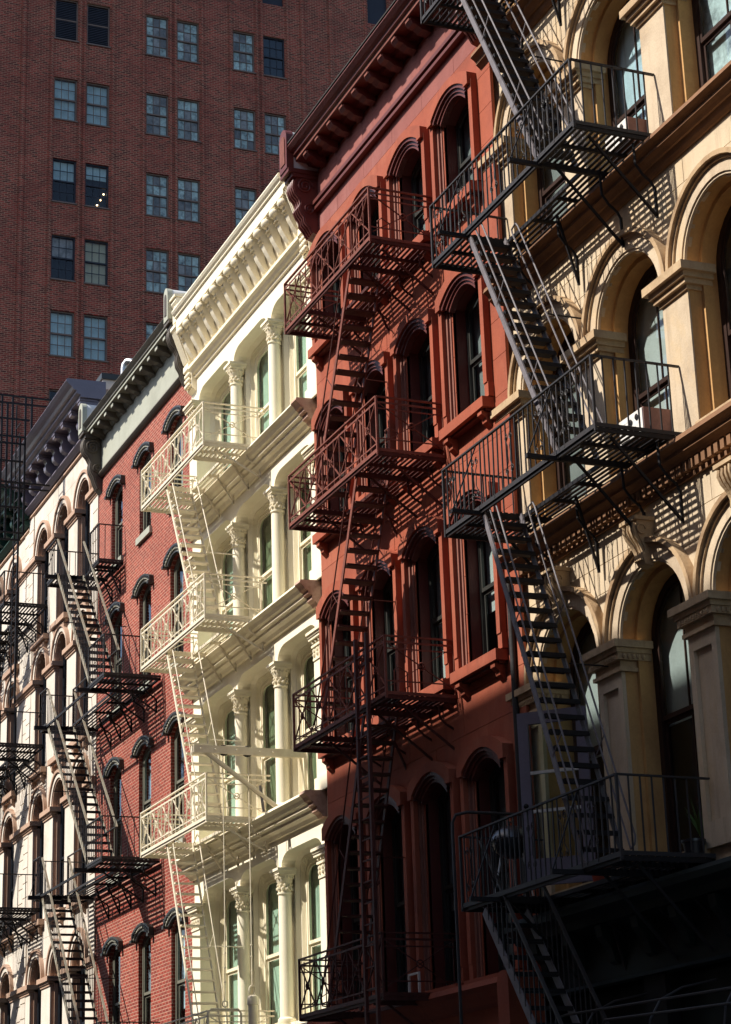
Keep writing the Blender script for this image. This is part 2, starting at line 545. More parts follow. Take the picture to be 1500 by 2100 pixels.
def pbox(name, m, parent, x0, x1, y0, y1, z0, z1):
    """a plain rectangular piece that shares the unit mesh of its material"""
    return place(ubox(m), name, ((x0 + x1) / 2, (y0 + y1) / 2, (z0 + z1) / 2), parent, (abs(x1 - x0), abs(y1 - y0), abs(z1 - z0)))

# ------------------------------------------------------------------ openings and wall panels
class Op:
    """an opening in a wall that faces -y: jambs xl..xr, sill zs, spring line zp, rise of the head"""
    def __init__(s, xl, xr, zs, zp, rise, kind='round', q=0.42):
        s.q = q
        s.xl, s.xr, s.zs, s.zp, s.rise, s.kind = xl, xr, zs, zp, rise, kind
        s.c, s.hw = (xl + xr) / 2, (xr - xl) / 2

    def top(s, x):
        t = max(-1.0, min(1.0, (x - s.c) / s.hw))
        if s.kind == 'round':
            return s.zp + s.rise * math.sqrt(max(0, 1 - t * t))
        if s.kind == 'seg':
            return s.zp + s.rise * (1 - t * t)
        if s.kind == 'corner':                      # flat head with rounded corners
            q = s.q
            a = (1 - abs(t)) * s.hw
            if a >= q:
                return s.zp + s.rise
            u = 1 - a / q
            return s.zp + s.rise * math.sqrt(max(0, 1 - u * u))
        return s.zp + s.rise

    def xs(s, n=14):
        if s.kind == 'flat':
            return [s.xl, s.xr]
        if s.kind == 'corner':
            q = s.q
            k = [q * (1 - math.cos(math.pi / 2 * i / 6)) for i in range(7)]
            return [s.xl + a for a in k] + [s.xr - a for a in k[::-1]]
        return [s.c - s.hw * math.cos(math.pi * i / n) for i in range(n + 1)]

    def line(s, d=0.0, n=14, zs=None):
        """outline from the left sill up and round to the right sill, grown outwards by d"""
        zs = s.zs if zs is None else zs
        xs = s.xs(n)
        if s.kind == 'round' or s.kind == 'seg':
            if s.kind == 'round':
                pts = [(s.c + (x - s.c) * (s.hw + d) / s.hw, s.zp + (s.top(x) - s.zp) * (s.rise + d) / s.rise) for x in xs]
            else:
                pts = [(s.c + (x - s.c) * (s.hw + d) / s.hw, s.top(x) + d) for x in xs]
        else:
            pts = [(s.c + (x - s.c) * (s.hw + d) / s.hw, s.top(x) + d) for x in xs]
        return [(s.xl - d, zs)] + pts + [(s.xr + d, zs)]

    def shift(s, dx=0, dz=0):
        return Op(s.xl + dx, s.xr + dx, s.zs + dz, s.zp + dz, s.rise, s.kind, s.q)

def cells(x0, x1, z0, z1, ops):
    brk = {round(x0, 5), round(x1, 5)}
    use = [o for o in ops if o.xr > x0 and o.xl < x1 and o.zs < z1 and o.zp + o.rise > z0]
    for o in use:
        for x in o.xs(12):
            if x0 < x < x1:
                brk.add(round(x, 5))
    brk = sorted(brk)
    quads = []
    for xa, xb in zip(brk, brk[1:]):
        if xb - xa < 1e-4:
            continue
        xm = (xa + xb) / 2
        lo = [z0, z0]
        for o in sorted([o for o in use if o.xl < xm < o.xr], key=lambda o: o.zs):
            hi = max(min(o.zs, z1), z0)
            if hi > lo[0] + 1e-4 or hi > lo[1] + 1e-4:
                quads.append((xa, xb, lo[0], lo[1], max(hi, lo[0]), max(hi, lo[1])))
            lo = [max(lo[0], o.top(xa)), max(lo[1], o.top(xb))]
        la, lb = min(lo[0], z1), min(lo[1], z1)
        if z1 - la > 1e-4 or z1 - lb > 1e-4:
            quads.append((xa, xb, la, lb, z1, z1))
    return quads

def panel(mb, quads, y, depth):
    idx, vs, fs = {}, [], []
    def V(x, z):
        k = (round(x, 4), round(z, 4))
        if k not in idx:
            idx[k] = len(vs)
            vs.append((x, y, z))
        return idx[k]
    edges = {}
    for xa, xb, la, lb, ha, hb in quads:
        q = [V(xa, la), V(xb, lb), V(xb, hb), V(xa, ha)]
        f = []
        for i in q:
            if not f or f[-1] != i:
                f.append(i)
        if f[0] == f[-1]:
            f.pop()
        if len(f) < 3:
            continue
        fs.append(tuple(f))
        for a, b in zip(f, f[1:] + f[:1]):
            k = (min(a, b), max(a, b))
            edges[k] = edges.get(k, 0) + 1
    n = len(vs)
    vs += [(v[0], v[1] + depth, v[2]) for v in vs]
    for (a, b), c in edges.items():
        if c == 1:
            fs.append((a, b, b + n, a + n))
    mb.add(vs, fs)
    return bool(fs)

def islands(quads):
    """split the cells of a block that an arch cuts in two"""
    out = []
    for q in quads:
        ks = {(round(q[0], 4), round(q[2], 4)), (round(q[1], 4), round(q[3], 4)), (round(q[1], 4), round(q[5], 4)), (round(q[0], 4), round(q[4], 4))}
        hit = [o for o in out if len(o[0] & ks) >= 2]
        new = [set(ks), [q]]
        for h in hit:
            new[0] |= h[0]
            new[1] += h[1]
            out.remove(h)
        out.append(new)
    return [o[1] for o in out]

def wall(parent, x0, x1, z0, z1, ops, y, m, name='wall', depth=0.03):
    mb = MB()
    panel(mb, cells(x0, x1, z0, z1, ops), y, depth)
    return mb.build(name, m, parent)

def blocks(parent, x0, x1, z0, z1, ops, y, m, rh, bl, gap=0.006, depth=0.05, name='stone_block', jit=0.002):
    nz = max(1, round((z1 - z0) / rh))
    h = (z1 - z0) / nz
    for r in range(nz):
        za, zb = z0 + r * h, z0 + (r + 1) * h
        n = max(1, round((x1 - x0) / bl))
        w = (x1 - x0) / n
        xs = [x0] + [x0 + (i + (0.5 if r % 2 else 0)) * w for i in range(0 if r % 2 else 1, n)] + [x1]
        for xa, xb in zip(xs, xs[1:]):
            for q in islands(cells(xa + gap, xb - gap, za + gap, zb - gap, ops)):
                mb = MB()
                if panel(mb, q, y - random.random() * jit, depth):
                    mb.build(name, m, parent)

def mould(parent, name, m, x0, x1, prof, smooth=False):
    return MB().prism(prof, 'x', x0, x1).build(name, m, parent, smooth)
# ------------------------------------------------------------------ the setting: street, kerbs, pavements
structure(MB().box(-400, 200, -3.6, 400, -0.4, 0.0).build('street', 'asphalt'))
def pavement(y0, y1, side):
    p = structure(MB().box(-300, 120, y0, y1, 0.0, 0.13).build('pavement', 'concrete'))
    k = MB().box(-300, 120, y0 - 0.18 if side > 0 else y1, y0 if side > 0 else y1 + 0.18, 0.0, 0.135)
    k.build('kerb', 'concrete', p)
    return p
pavement(9.2, 13.4, 1)
pavement(-3.6, 0.9, -1)

# ------------------------------------------------------------------ shared window makers
def pane_poly(o2, xa, xb, za, zb=None):
    xs = [xa] + [x for x in o2.xs(14) if xa + 1e-3 < x < xb - 1e-3] + [xb]
    tops = [(x, min(o2.top(x), zb) if zb is not None else o2.top(x)) for x in xs]
    return [(xa, za), (xb, za)] + tops[::-1]

def sash_window(parent, o, yf, zm, frame_m, glass_m, blind_m=None, fw_=0.06, cols=1, rows_u=1, blind_z=None, yb=None,
                low_cols=None, mframe=None, zs=None, blind_full=True, bar_w=0.022):
    """double-hung window: box frame, two sashes with their panes, a blind behind; o is the opening at the frame"""
    zs = o.zs if zs is None else zs
    mb = MB()
    mb.ring(o.line(0, zs=zs), o.line(-fw_, zs=zs + 0.0), yf, yf + 0.08)
    mb.box(o.xl + fw_, o.xr - fw_, yf, yf + 0.08, zs, zs + fw_)
    w = mb.build('window', frame_m, parent)
    o2 = Op(o.xl + fw_, o.xr - fw_, zs + fw_, o.zp, max(o.rise - fw_, 0.001) if o.kind != 'flat' else o.rise - fw_, o.kind)
    o2.q = o.q
    if o.kind == 'seg':
        o2 = Op(o.xl + fw_, o.xr - fw_, zs + fw_, o.zp - fw_ * .5, o.rise - fw_ * .5, o.kind)
    sm = mframe or frame_m
    # upper sash (outside), lower sash set back
    s1 = 0.045
    up_ = MB()
    up_.ring(o2.line(0, zs=zm), o2.line(-s1, zs=zm), yf + 0.015, yf + 0.05)
    up_.box(o2.xl + s1, o2.xr - s1, yf + 0.015, yf + 0.05, zm, zm + 0.06)
    up_.build('sash', sm, w)
    lo_ = MB()
    lo_.box(o2.xl, o2.xl + s1, yf + 0.05, yf + 0.078, zs + fw_, zm)
    lo_.box(o2.xr - s1, o2.xr, yf + 0.05, yf + 0.078, zs + fw_, zm)
    lo_.box(o2.xl + s1, o2.xr - s1, yf + 0.05, yf + 0.078, zs + fw_, zs + fw_ + 0.07)
    lo_.box(o2.xl + s1, o2.xr - s1, yf + 0.05, yf + 0.078, zm - 0.05, zm)
    lo_.build('sash', sm, w)
    o3 = Op(o2.xl + s1, o2.xr - s1, zm + 0.06, o2.zp - (s1 * .5 if o.kind == 'seg' else 0), o2.rise - s1 * (.5 if o.kind == 'seg' else 1), o.kind)
    o3.q = o.q
    xs = [o3.xl + (o3.xr - o3.xl) * i / cols for i in range(cols + 1)]
    for i in range(cols):
        a, b = xs[i] + (bar_w / 2 if i else 0), xs[i + 1] - (bar_w / 2 if i < cols - 1 else 0)
        MB().prism(pane_poly(o3, a, b, zm + 0.06), 'y', yf + 0.030, yf + 0.036).build('pane', glass_m, w)
        if i:
            MB().box(xs[i] - bar_w / 2, xs[i] + bar_w / 2, yf + 0.02, yf + 0.045, zm + 0.06, o3.top(xs[i])).build('glazing_bar', sm, w)
    lc = low_cols or cols
    xs = [o3.xl + (o3.xr - o3.xl) * i / lc for i in range(lc + 1)]
    for i in range(lc):
        a, b = xs[i] + (bar_w / 2 if i else 0), xs[i + 1] - (bar_w / 2 if i < lc - 1 else 0)
        MB().box(a, b, yf + 0.062, yf + 0.068, zs + fw_ + 0.07, zm - 0.05).build('pane', glass_m, w)
        if i:
            MB().box(xs[i] - bar_w / 2, xs[i] + bar_w / 2, yf + 0.052, yf + 0.075, zs + fw_ + 0.07, zm - 0.05).build('glazing_bar', sm, w)
    if blind_m:
        yb = yf + 0.14 if yb is None else yb
        bz = zs + 0.02 if blind_z is None else blind_z
        MB().prism(pane_poly(o, o.xl + 0.01, o.xr - 0.01, bz), 'y', yb, yb + 0.01).build('blind', blind_m, w)
    return w

# ------------------------------------------------------------------ tan stone building (nearest)
def stone_building():
    X0, X1, Y = -25.5, -13.9, 13.0
    b = thing('stone_building', 'tan stone building with round arched windows and brown string courses, nearest on the right', 'building', (-19.7, 19, 0))
    cs = [-24.10 + 2.27 * k for k in range(5)]
    HW = 0.825
    rows = [(5.48, 8.33), (10.52, 12.56), (14.62, 16.62), (18.7, 20.7)]
    ops = [Op(c - HW, c + HW, zs, zp, HW) for zs, zp in rows for c in cs]
    MB().box(X0 + .02, X1 - .02, 13.95, 30, 0.2, 23.6).build('interior', 'interior', b)
    w = wall(b, X0, X1, 5.2, 23.2, ops, Y + 0.012, 'stone')
    MB().box(X0, X1, 13.02, 30.2, 23.2, 23.7).build('parapet', 'stone', b)
    MB().box(X1, X1 + .3, 13.1, 30.2, 0, 23.2).build('side_wall', 'k_brick', b)
    # coursed ashlar between the imposts and the string courses
    for zs, zp in rows:
        zt = {8.33: 9.88, 12.56: 14.1, 16.62: 18.1, 20.7: 22.6}[zp]
        blocks(w, X0, X1, zp + 0.02, zt, ops, Y, 'stone_block', 0.352, 1.13, gap=0.005)
    # piers: plain shafts up to the impost
    edges = [X0] + [v for c in cs for v in (c - HW, c + HW)] + [X1]
    piers = [(edges[i], edges[i + 1]) for i in range(0, len(edges), 2)]
    for r, (zs, zp) in enumerate(rows):
        zfloor = zs - 0.05
        for xa, xb in piers:
            if r == 0:
                m = MB()                                    # sunk-panel pier
                m.box(xa, xa + 0.11, 12.95, 13.05, zfloor, 8.0)
                m.box(xb - 0.11, xb, 12.95, 13.05, zfloor, 8.0)
                m.box(xa + 0.11, xb - 0.11, 12.95, 13.05, 7.78, 8.0)
                m.box(xa + 0.11, xb - 0.11, 12.95, 13.05, zfloor, zfloor + 0.3)
                m.box(xa + 0.11, xb - 0.11, 13.0, 13.05, zfloor + 0.3, 7.78)
                p = m.build('pier', 'stone', b)
                m = MB()
                for z0, z1, d in ((7.96, 8.01, .05), (8.01, 8.10, .02), (8.10, 8.19, .085), (8.19, 8.25, .11), (8.25, 8.345, .16)):
                    m.box(xa - d, xb + d, 12.95 - d, 13.35, z0, z1)
                m.build('capital', 'capital', p)
                m = MB()
                k = int((xb - xa + .1) / 0.062)
                for i in range(k):
                    m.sphere((xa - .03 + (i + .5) * (xb - xa + .06) / k, 12.87, 8.145), 0.028, 6, 4, 1.4)
                for i in range(5):
                    m.sphere((xb + 0.09, 12.95 + i * .07, 8.145), 0.028, 6, 4, 1.4)
                e = m.build('egg_and_dart', 'capital', p)
                e['kind'] = 'stuff'
            else:
                p = MB().box(xa, xb, 12.98, 13.05, zfloor, zp - 0.26).build('pier', 'stone', b)
                m = MB()
                for z0, z1, d in ((-.28, -.22, .03), (-.22, -.15, .08), (-.15, -.08, .12), (-.08, 0.03, .18)):
                    m.box(xa - d, xb + d, 12.98 - d, 13.30, zp + z0, zp + z1)
                m.build('impost', 'capital', p)
    # windows
    looks = {0: ['blind', 'blind', 'blind_grey', 'blind_grey', 'blind'], 1: ['blind_grey', 'blind', 'blind_grey', 'blind_grey', 'blind_grey'],
             2: ['blind_grey', 'blue_blind', 'cloudy', 'blind_grey', 'blind_grey'], 3: ['blind_grey'] * 5}
    for r, (zs, zp) in enumerate(rows):
        for i, c in enumerate(cs):
            if r == 3 and i > 1:
                continue
            o = Op(c - HW, c + HW, zs, zp, HW)
            oi = Op(c - HW + .07, c + HW - .07, zs, zp, HW - .07)
            zm = zs + (1.82 if r == 0 else 1.12)
            door = (r == 0 and i == 0)
            wd = sash_window(b, oi, 13.38, zm, 'dark_wood', 'glass_wavy' if r == 0 else 'glass', looks[r][i], fw_=0.10, cols=2, mframe='dark_wood',
                             blind_z=zm - (0.05 if r == 0 else 0.9))
            rv = MB()
            rv.ring(o.line(0.06), o.line(-.004), 13.004, 13.17)
            rv.ring(o.line(0.06), o.line(-.07), 13.171, 13.385)
            rv.build('reveal', 'ochre', wd, smooth=True)
            MB().box(o.xl - .02, o.xr + .02, 12.93, 13.40, zs - 0.1, zs).build('sill', 'capital', wd)
            ar = MB()
            zsp = zp + 0.03
            ar.ring(o.line(.30, 20, zsp), o.line(.235, 20, zsp), 12.865, 13.02)
            ar.ring(o.line(.235, 20, zsp), o.line(.19, 20, zsp), 12.915, 13.02)
            ar.build('archivolt', 'arch_trim', wd, smooth=True)
            ar = MB()
            ar.ring(o.line(.19, 20, zsp), o.line(.035, 20, zsp), 12.945, 13.02)
            ar.ring(o.line(.035, 20, zsp), o.line(-.0, 20, zsp), 12.965, 13.02)
            ar.build('archivolt_face', 'stone', wd, smooth=True)
            if r == 0:
                prof = [(13.0, 9.66), (12.76, 9.66), (12.74, 9.60), (12.77, 9.49), (12.83, 9.39), (12.87, 9.29), (12.85, 9.20), (12.88, 9.12), (13.0, 9.10)]
                k = MB()
                n = len(prof)
                vs = []
                for sgn in (-1, 1):
                    for y, z in prof:
                        wdt = 0.09 + 0.08 * (z - 9.10) / 0.56
                        vs.append((c + sgn * wdt, y, z))
                k.add(vs, [tuple(range(n)), tuple(range(2 * n - 1, n - 1, -1))] + [(q, q + n, (q + 1) % n + n, (q + 1) % n) for q in range(n)])
                k.box(c - .20, c + .20, 12.71, 13.0, 9.66, 9.71)
                ks = k.build('keystone', 'capital', wd)
                lf = MB()                                  # acanthus ribs on the keystone
                for q in (-.12, -.04, .04, .12):
                    lf.tube([(c + q, 12.74, 9.63), (c + q * 1.05, 12.73, 9.55), (c + q * .95, 12.76, 9.47), (c + q * .8, 12.82, 9.38), (c + q * .7, 12.86, 9.28), (c + q * .5, 12.84, 9.17)], 0.026, 6)
                for q in (-1, 1):
                    lf.tube([(c + q * .165, 12.82 + .06 * math.cos(t), 9.55 + .06 * math.sin(t)) for t in [i_ * .5 for i_ in range(12)]], 0.014, 5)
                lf.build('carved_leaf', 'capital', wd, smooth=True)
    # string courses
    def belt(z, dent):
        prof = [(13.02, z + .05), (12.72, z + .02), (12.70, z - .05), (12.755, z - .085), (12.79, z - .12), (12.79, z - .16), (12.84, z - .20), (12.87, z - .235), (13.02, z - .235)]
        s_ = mould(b, 'string_course', 'brown_trim', X0, X1, prof)
        if dent:
            for i in range(int((X1 - X0) / .145)):
                pbox('dentil', 'brown_trim', s_, X0 + .03 + i * .145, X0 + .115 + i * .145, 12.875, 13.0, z - .37, z - .24)
            pbox('fillet', 'brown_trim', s_, X0, X1, 12.955, 13.0, z - .43, z - .37)
            pbox('dentil_backing', 'capital', s_, X0, X1, 12.985, 13.0, z - .37, z - .24)
        else:
            MB().prism([(13.0, z - .235), (12.9, z - .235), (12.93, z - .30), (12.965, z - .34), (13.0, z - .34)], 'x', X0, X1).build('fillet', 'brown_trim', s_)
    belt(10.33, True)
    belt(14.44, False)
    belt(18.40, False)
    belt(22.9, False)
    # storefront with its dark cornice
    c_ = mould(b, 'shop_cornice', 'dark_green', X0, X1, [(13.05, 5.2), (12.55, 5.16), (12.5, 5.10), (12.5, 5.02), (12.62, 4.95), (12.66, 4.86), (12.9, 4.80), (12.9, 4.2), (12.86, 4.15), (13.05, 4.15)])
    for i in range(13):
        x = X0 + .5 + i * .9
        MB().prism([(12.9, 4.84), (12.66, 4.84), (12.68, 4.7), (12.8, 4.55), (12.84, 4.4), (12.9, 4.36)], 'x', x - .08, x + .08).build('bracket', 'dark_green', c_)
    sf = MB().box(X0, X1, 13.25, 13.4, 0.13, 4.15).build('shopfront', 'store_dark', b)
    for i in range(5):
        x = X0 + .25 + i * 2.85
        pbox('pilaster', 'store_dark', sf, x - .25, x + .25, 12.95, 13.25, 0.13, 4.15)
    for i in range(4):
        x0 = X0 + .5 + i * 2.85
        pbox('fascia', 'dark_green', sf, x0 + .05, x0 + 2.3, 13.12, 13.25, 3.3, 4.1)
        pbox('transom', 'store_dark', sf, x0, x0 + 2.35, 13.10, 13.25, 3.15, 3.3)
        pbox('pane', 'glass', sf, x0 + .05, x0 + 2.3, 13.17, 13.18, 0.7, 3.15)
    # lilac-grey glazed door standing open at the first-floor fire-escape window
    d = MB()
    A, Bp = Vector((-24.02, 12.12, 5.42)), Vector((-23.36, 12.78, 5.42))
    dv = (Bp - A)
    ln = dv.length
    ang = math.atan2(dv.y, dv.x)
    def local(mb):
        c, s = math.cos(ang), math.sin(ang)
        mb.v = [(A.x + v[0] * c - v[1] * s, A.y + v[0] * s + v[1] * c, A.z + v[2]) for v in mb.v]
        return mb
    H = 2.25
    d.box(0, .14, 0, .05, 0, H).box(ln - .14, ln, 0, .05, 0, H).box(.14, ln - .14, 0, .05, H - .16, H).box(.14, ln - .14, 0, .05, 0, .34)
    dr = local(d).build('door', 'door_lilac', b)
    for z in (.95, 1.45):
        local(MB().box(.14, ln - .14, .005, .045, z - .02, z + .02)).build('glazing_bar', 'white_metal', dr)
    for z0, z1 in ((.34, .93), (.97, 1.43), (1.47, H - .16)):
        local(MB().box(.14, ln - .14, .02, .027, z0, z1)).build('pane', 'glass_green', dr)
    local(MB().sphere((.07, -.03, 1.02), .035)).build('knob', 'iron_black', dr, smooth=True)
    return b
STONE = stone_building()
# ------------------------------------------------------------------ red-brown painted building
KR = 0.99                                     # its front stands 13 cm proud of the neighbours
def rx(x): return x * KR
def rz(z): return 1.6 + (z - 1.6) * KR
YR = 12.87

def console(parent, name, m, x0, x1, prof, ribs=0, rib_m=None):
    o = MB().prism(prof, 'x', x0, x1).build(name, m, parent, smooth=True)
    if ribs:
        k = MB()
        for i in range(ribs):
            x = x0 + (i + .5) * (x1 - x0) / ribs
            k.tube([(x, y - .006, z) for y, z in prof[1:-1]], (x1 - x0) / ribs * .36, 6)
        k.build('ribs', rib_m or m, o, smooth=True)
    return o

def spiral(c, r0, r1, turns, n, plane='yz', x=0, a0=0.0, sgn=1):
    pts = []
    for i in range(n + 1):
        t = i / n
        r = r0 + (r1 - r0) * t
        a = a0 + sgn * turns * 2 * math.pi * t
        if plane == 'yz':
            pts.append((x, c[0] + r * math.cos(a), c[1] + r * math.sin(a)))
        else:
            pts.append((c[0] + r * math.cos(a), x, c[1] + r * math.sin(a)))
    return pts

def red_building():
    X0, X1, Y = rx(-33.1), rx(-25.45), YR
    b = thing('painted_building', 'red-brown painted building with arched hood moulds and a dark red bracketed cornice', 'building', (-28.9, 19, 0))
    cs = [rx(c) for c in (-32.2, -30.36, -28.53, -26.7)]
    HW = 0.5
    rows = [(4.62, 7.5), (9.1, 11.38), (12.95, 14.9), (16.5, 18.16)]
    rows = [(rz(a), rz(z)) for a, z in rows]
    RISE = 0.17
    ops = [Op(c - HW, c + HW, zs, zp, RISE, 'seg') for zs, zp in rows for c in cs]
    MB().box(X0 + .02, X1 - .02, 13.8, 30, 0.2, 20.0).build('interior', 'interior', b)
    MB().box(X0, X1, 12.9, 30.1, 20.0, 20.1).build('roof', 'roof_tar', b)
    zt = rz(19.22)
    w = wall(b, X0, X1, rz(4.3), zt, ops, Y + 0.012, 'red')
    z = rz(4.62)
    hz = 0.585
    n = int((rz(18.83) - z) / hz)
    hz = (rz(18.83) - z) / n
    for r in range(n):
        za, zb = z + r * hz, z + (r + 1) * hz
        xs = [X0] + ([(cs[i] + cs[i + 1]) / 2 + random.uniform(-.2, .2) for i in range(3)] if r % 3 == 0 else cs) + [X1]
        for xa, xb in zip(xs, xs[1:]):
            for q in islands(cells(xa + .004, xb - .004, za + .004, zb - .004, ops)):
                mb = MB()
                if panel(mb, q, Y - random.random() * .002, .05):
                    mb.build('stone_block', 'red_block', w)
    xs = [X0 + (X1 - X0) * i / 6 for i in range(7)]
    for za, zb in ((rz(18.83), zt), (rz(19.42), rz(20.0))):
        for xa, xb in zip(xs, xs[1:]):
            pbox('frieze_slab', 'red_frieze', w, xa + .004, xb - .004, Y, Y + .05, za + .004, zb)
    pbox('frieze_backing', 'red', w, X0, X1, Y + .02, Y + .3, rz(19.2), rz(20.1))
    bl = {0: 'blind_grey', 1: 'blind', 2: 'blind_grey', 3: 'blind_grey'}
    for r, (zs, zp) in enumerate(rows):
        for i, c in enumerate(cs):
            o = Op(c - HW, c + HW, zs, zp, RISE, 'seg')
            zm = zs + (zp - zs) * 0.52
            wd = sash_window(b, o, Y + .215, zm, 'k_trim', 'glass', bl[r] if (r, i) != (1, 3) else 'blind', fw_=0.05, mframe='k_trim', blind_z=zs + (.3 if (i + r) % 2 else zm - zs - .3))
            rv = MB()
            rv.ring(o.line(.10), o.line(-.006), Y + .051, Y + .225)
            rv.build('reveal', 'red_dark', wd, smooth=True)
            tr = MB()                                    # stepped architrave down both jambs
            tr.ring(o.line(.17), o.line(.115), Y - .045, Y + .03)
            tr.ring(o.line(.115), o.line(.085), Y + .0, Y + .03)
            tr.ring(o.line(.085), o.line(.04), Y - .02, Y + .05)
            tr.ring(o.line(.04), o.line(0), Y + .02, Y + .05)
            tr.build('architrave', 'red_trim', wd, smooth=True)
            # hood mould: segmental arch, thick and proud, square right and left ends
            ho = Op(c - .72, c + .72, zs, zp + .17, .24, 'seg')
            hm = MB()
            hm.ring(ho.line(.05, 16, zp + .02), ho.line(-.10, 16, zp + .02), Y - .17, Y + .03)
            hm.build('hood_mould', 'red_block', wd)
            for xa, xb in ((o.xr + .172, o.xr + .285), (o.xl - .285, o.xl - .172)):
                pbox('jamb_band', 'red_block', wd, xa, xb, Y - .115, Y + .01, zs + .22, zp + .10)
            um = MB()
            h2 = Op(c - .62, c + .62, zs, zp + .07, .24, 'seg')
            um.ring(h2.line(.0, 16, zp + .0), h2.line(-.05, 16, zp + .0), Y - .14, Y + .03)
            um.ring(h2.line(-.05, 16, zp), h2.line(-.10, 16, zp), Y - .10, Y + .03)
            um.ring(h2.line(-.10, 16, zp), h2.line(-.145, 16, zp), Y - .07, Y + .03)
            um.build('hood_moulding', 'red_dark', wd)
            # sill on two small brackets
            s_ = MB().box(c - .78, c + .78, Y - .20, Y + .1, zs - .17, zs - .01).build('sill', 'red_block', wd)
            pbox('sill_drip', 'red_dark', wd, c - .72, c + .72, Y - .12, Y + .02, zs - .21, zs - .17)
            for q in (-.6, .6):
                MB().prism([(Y, zs - .17), (Y - .17, zs - .19), (Y - .17, zs - .25), (Y - .1, zs - .3), (Y - .09, zs - .36), (Y, zs - .44)], 'x', c + q - .07, c + q + .07).build('sill_bracket', 'red_block', wd)
            jx = o.xr + .17
            pbox('jamb_block', 'red_block', wd, jx + .002, jx + .13, Y - .10, Y + .03, zs, zs + .22)
            pbox('jamb_block', 'red_block', wd, o.xl - .30, o.xl - .172, Y - .10, Y + .03, zs, zs + .22)
    # frieze moulding and the cornice
    zf = rz(19.23)
    for k, (d, za, zb) in enumerate(((.10, 0, .06), (.05, .06, .10), (.13, .10, .17), (.06, .17, .21))):
        pbox('frieze_moulding', 'red_dark', b, X0, X1, Y - d, Y, zf + za, zf + zb)
    zc = 20.33
    prof = [(13.0, zc + .04), (12.30, zc), (12.27, zc - .06), (12.33, zc - .13), (12.39, zc - .17), (12.39, zc - .21), (12.45, zc - .23), (12.45, zc - .31), (12.66, zc - .31), (12.70, zc - .37), (13.0, zc - .40)]
    co = mould(b, 'cornice', 'red_dark', X0 + .3, X1, prof)
    pbox('cornice_band', 'iron_redlit', co, X0 + .3, X1, 12.440, 12.455, zc - .30, zc - .235)
    MB().box(X0 + .3, X1, 12.28, 13.3, zc + .02, zc + .045).build('flashing', 'roof_tar', co)
    for i in range(12):
        x = X0 + .75 + i * .595
        mo = MB().prism([(12.85, zc - .32), (12.49, zc - .32), (12.47, zc - .37), (12.52, zc - .43), (12.60, zc - .45), (12.68, zc - .51), (12.85, zc - .54)], 'x', x - .1, x + .1).build('modillion', 'red_dark', co)
        pbox('modillion_face', 'iron_redlit', co, x - .075, x + .075, 12.46, 12.485, zc - .37, zc - .33)
    # end console: upright tablet with a round head over a tall ribbed scroll
    for xa, xb in ((X0 - .04, X0 + .34), (X1 - .36, X1 + .0)):
        xm, hw_ = (xa + xb) / 2, (xb - xa) / 2
        pts = [(xa, 19.86)] + [(xm - hw_ * math.cos(math.pi * i / 12), 20.52 + .19 * math.sin(math.pi * i / 12)) for i in range(13)] + [(xb, 19.86)]
        tb = MB().prism(pts, 'y', 12.26, 12.40).build('end_tablet', 'red_dark', b)
        MB().prism([(xm + (p[0] - xm) * .9, p[1] - .015) for p in pts], 'y', 12.401, 13.1).build('barrel_roll', 'white_metal', tb, smooth=True)
        ci = [(xm + (p[0] - xm) * .60, 20.25 + (p[1] - 20.25) * .70) for p in pts]
        MB().prism(ci, 'y', 12.245, 12.27).build('tablet_panel', 'iron_redlit', tb)
        MB().box(xa - .03, xb + .03, 12.28, 12.9, 19.78, 19.86).box(xa - .01, xb + .01, 12.36, 12.9, 19.70, 19.78).build('tablet_base', 'red_dark', tb)
        prof = [(12.9, 19.70), (12.46, 19.70), (12.41, 19.62), (12.40, 19.50), (12.44, 19.38), (12.52, 19.29), (12.55, 19.18), (12.51, 19.10), (12.55, 19.0), (12.61, 18.92), (12.62, 18.82), (12.69, 18.74), (12.76, 18.62), (12.9, 18.57)]
        c = console(b, 'end_console', 'red_dark', xa + .02, xb - .02, prof, 4, 'red_dark')
        MB().tube(spiral((12.62, 19.54), .16, .02, 2.2, 26, 'yz', xb - .015), .022, 6).build('volute', 'red_dark', c, smooth=True)
        MB().tube(spiral((12.70, 19.08), .11, .02, 1.8, 20, 'yz', xb - .015, 1.0), .018, 6).build('volute', 'red_dark', c, smooth=True)
    # shop cornice over the ground floor
    zl = 4.38
    lc = mould(b, 'shop_cornice', 'red_block', X0, X1, [(12.9, zl + .12), (12.45, zl + .1), (12.42, zl + .02), (12.5, zl - .04), (12.55, zl - .12), (12.62, zl - .2), (12.7, zl - .24), (12.7, zl - .5), (12.9, zl - .55)])
    for xa, xb in ((X1 - .36, X1 - .02), (X0, X0 + .34)):
        pts = [(xa, 3.62)] + [((xa + xb) / 2 - (xb - xa) / 2 * math.cos(math.pi * i / 10), 4.36 + .17 * math.sin(math.pi * i / 10)) for i in range(11)] + [(xb, 3.62)]
        MB().prism(pts, 'y', 12.38, 12.9).build('shop_console', 'red_block', lc)
    sf = MB().box(X0, X1, 13.1, 13.3, 0.13, 4.0).build('shopfront', 'store_dark', b)
    for i in range(4):
        x = X0 + .3 + i * 2.33
        pbox('pilaster', 'red_dark', sf, x - .2, x + .2, 12.9, 13.1, 0.13, 3.9)
    for i in range(3):
        x0 = X0 + .55 + i * 2.33
        pbox('pane', 'glass', sf, x0, x0 + 1.8, 13.05, 13.06, .6, 3.6)
    return b
RED = red_building()
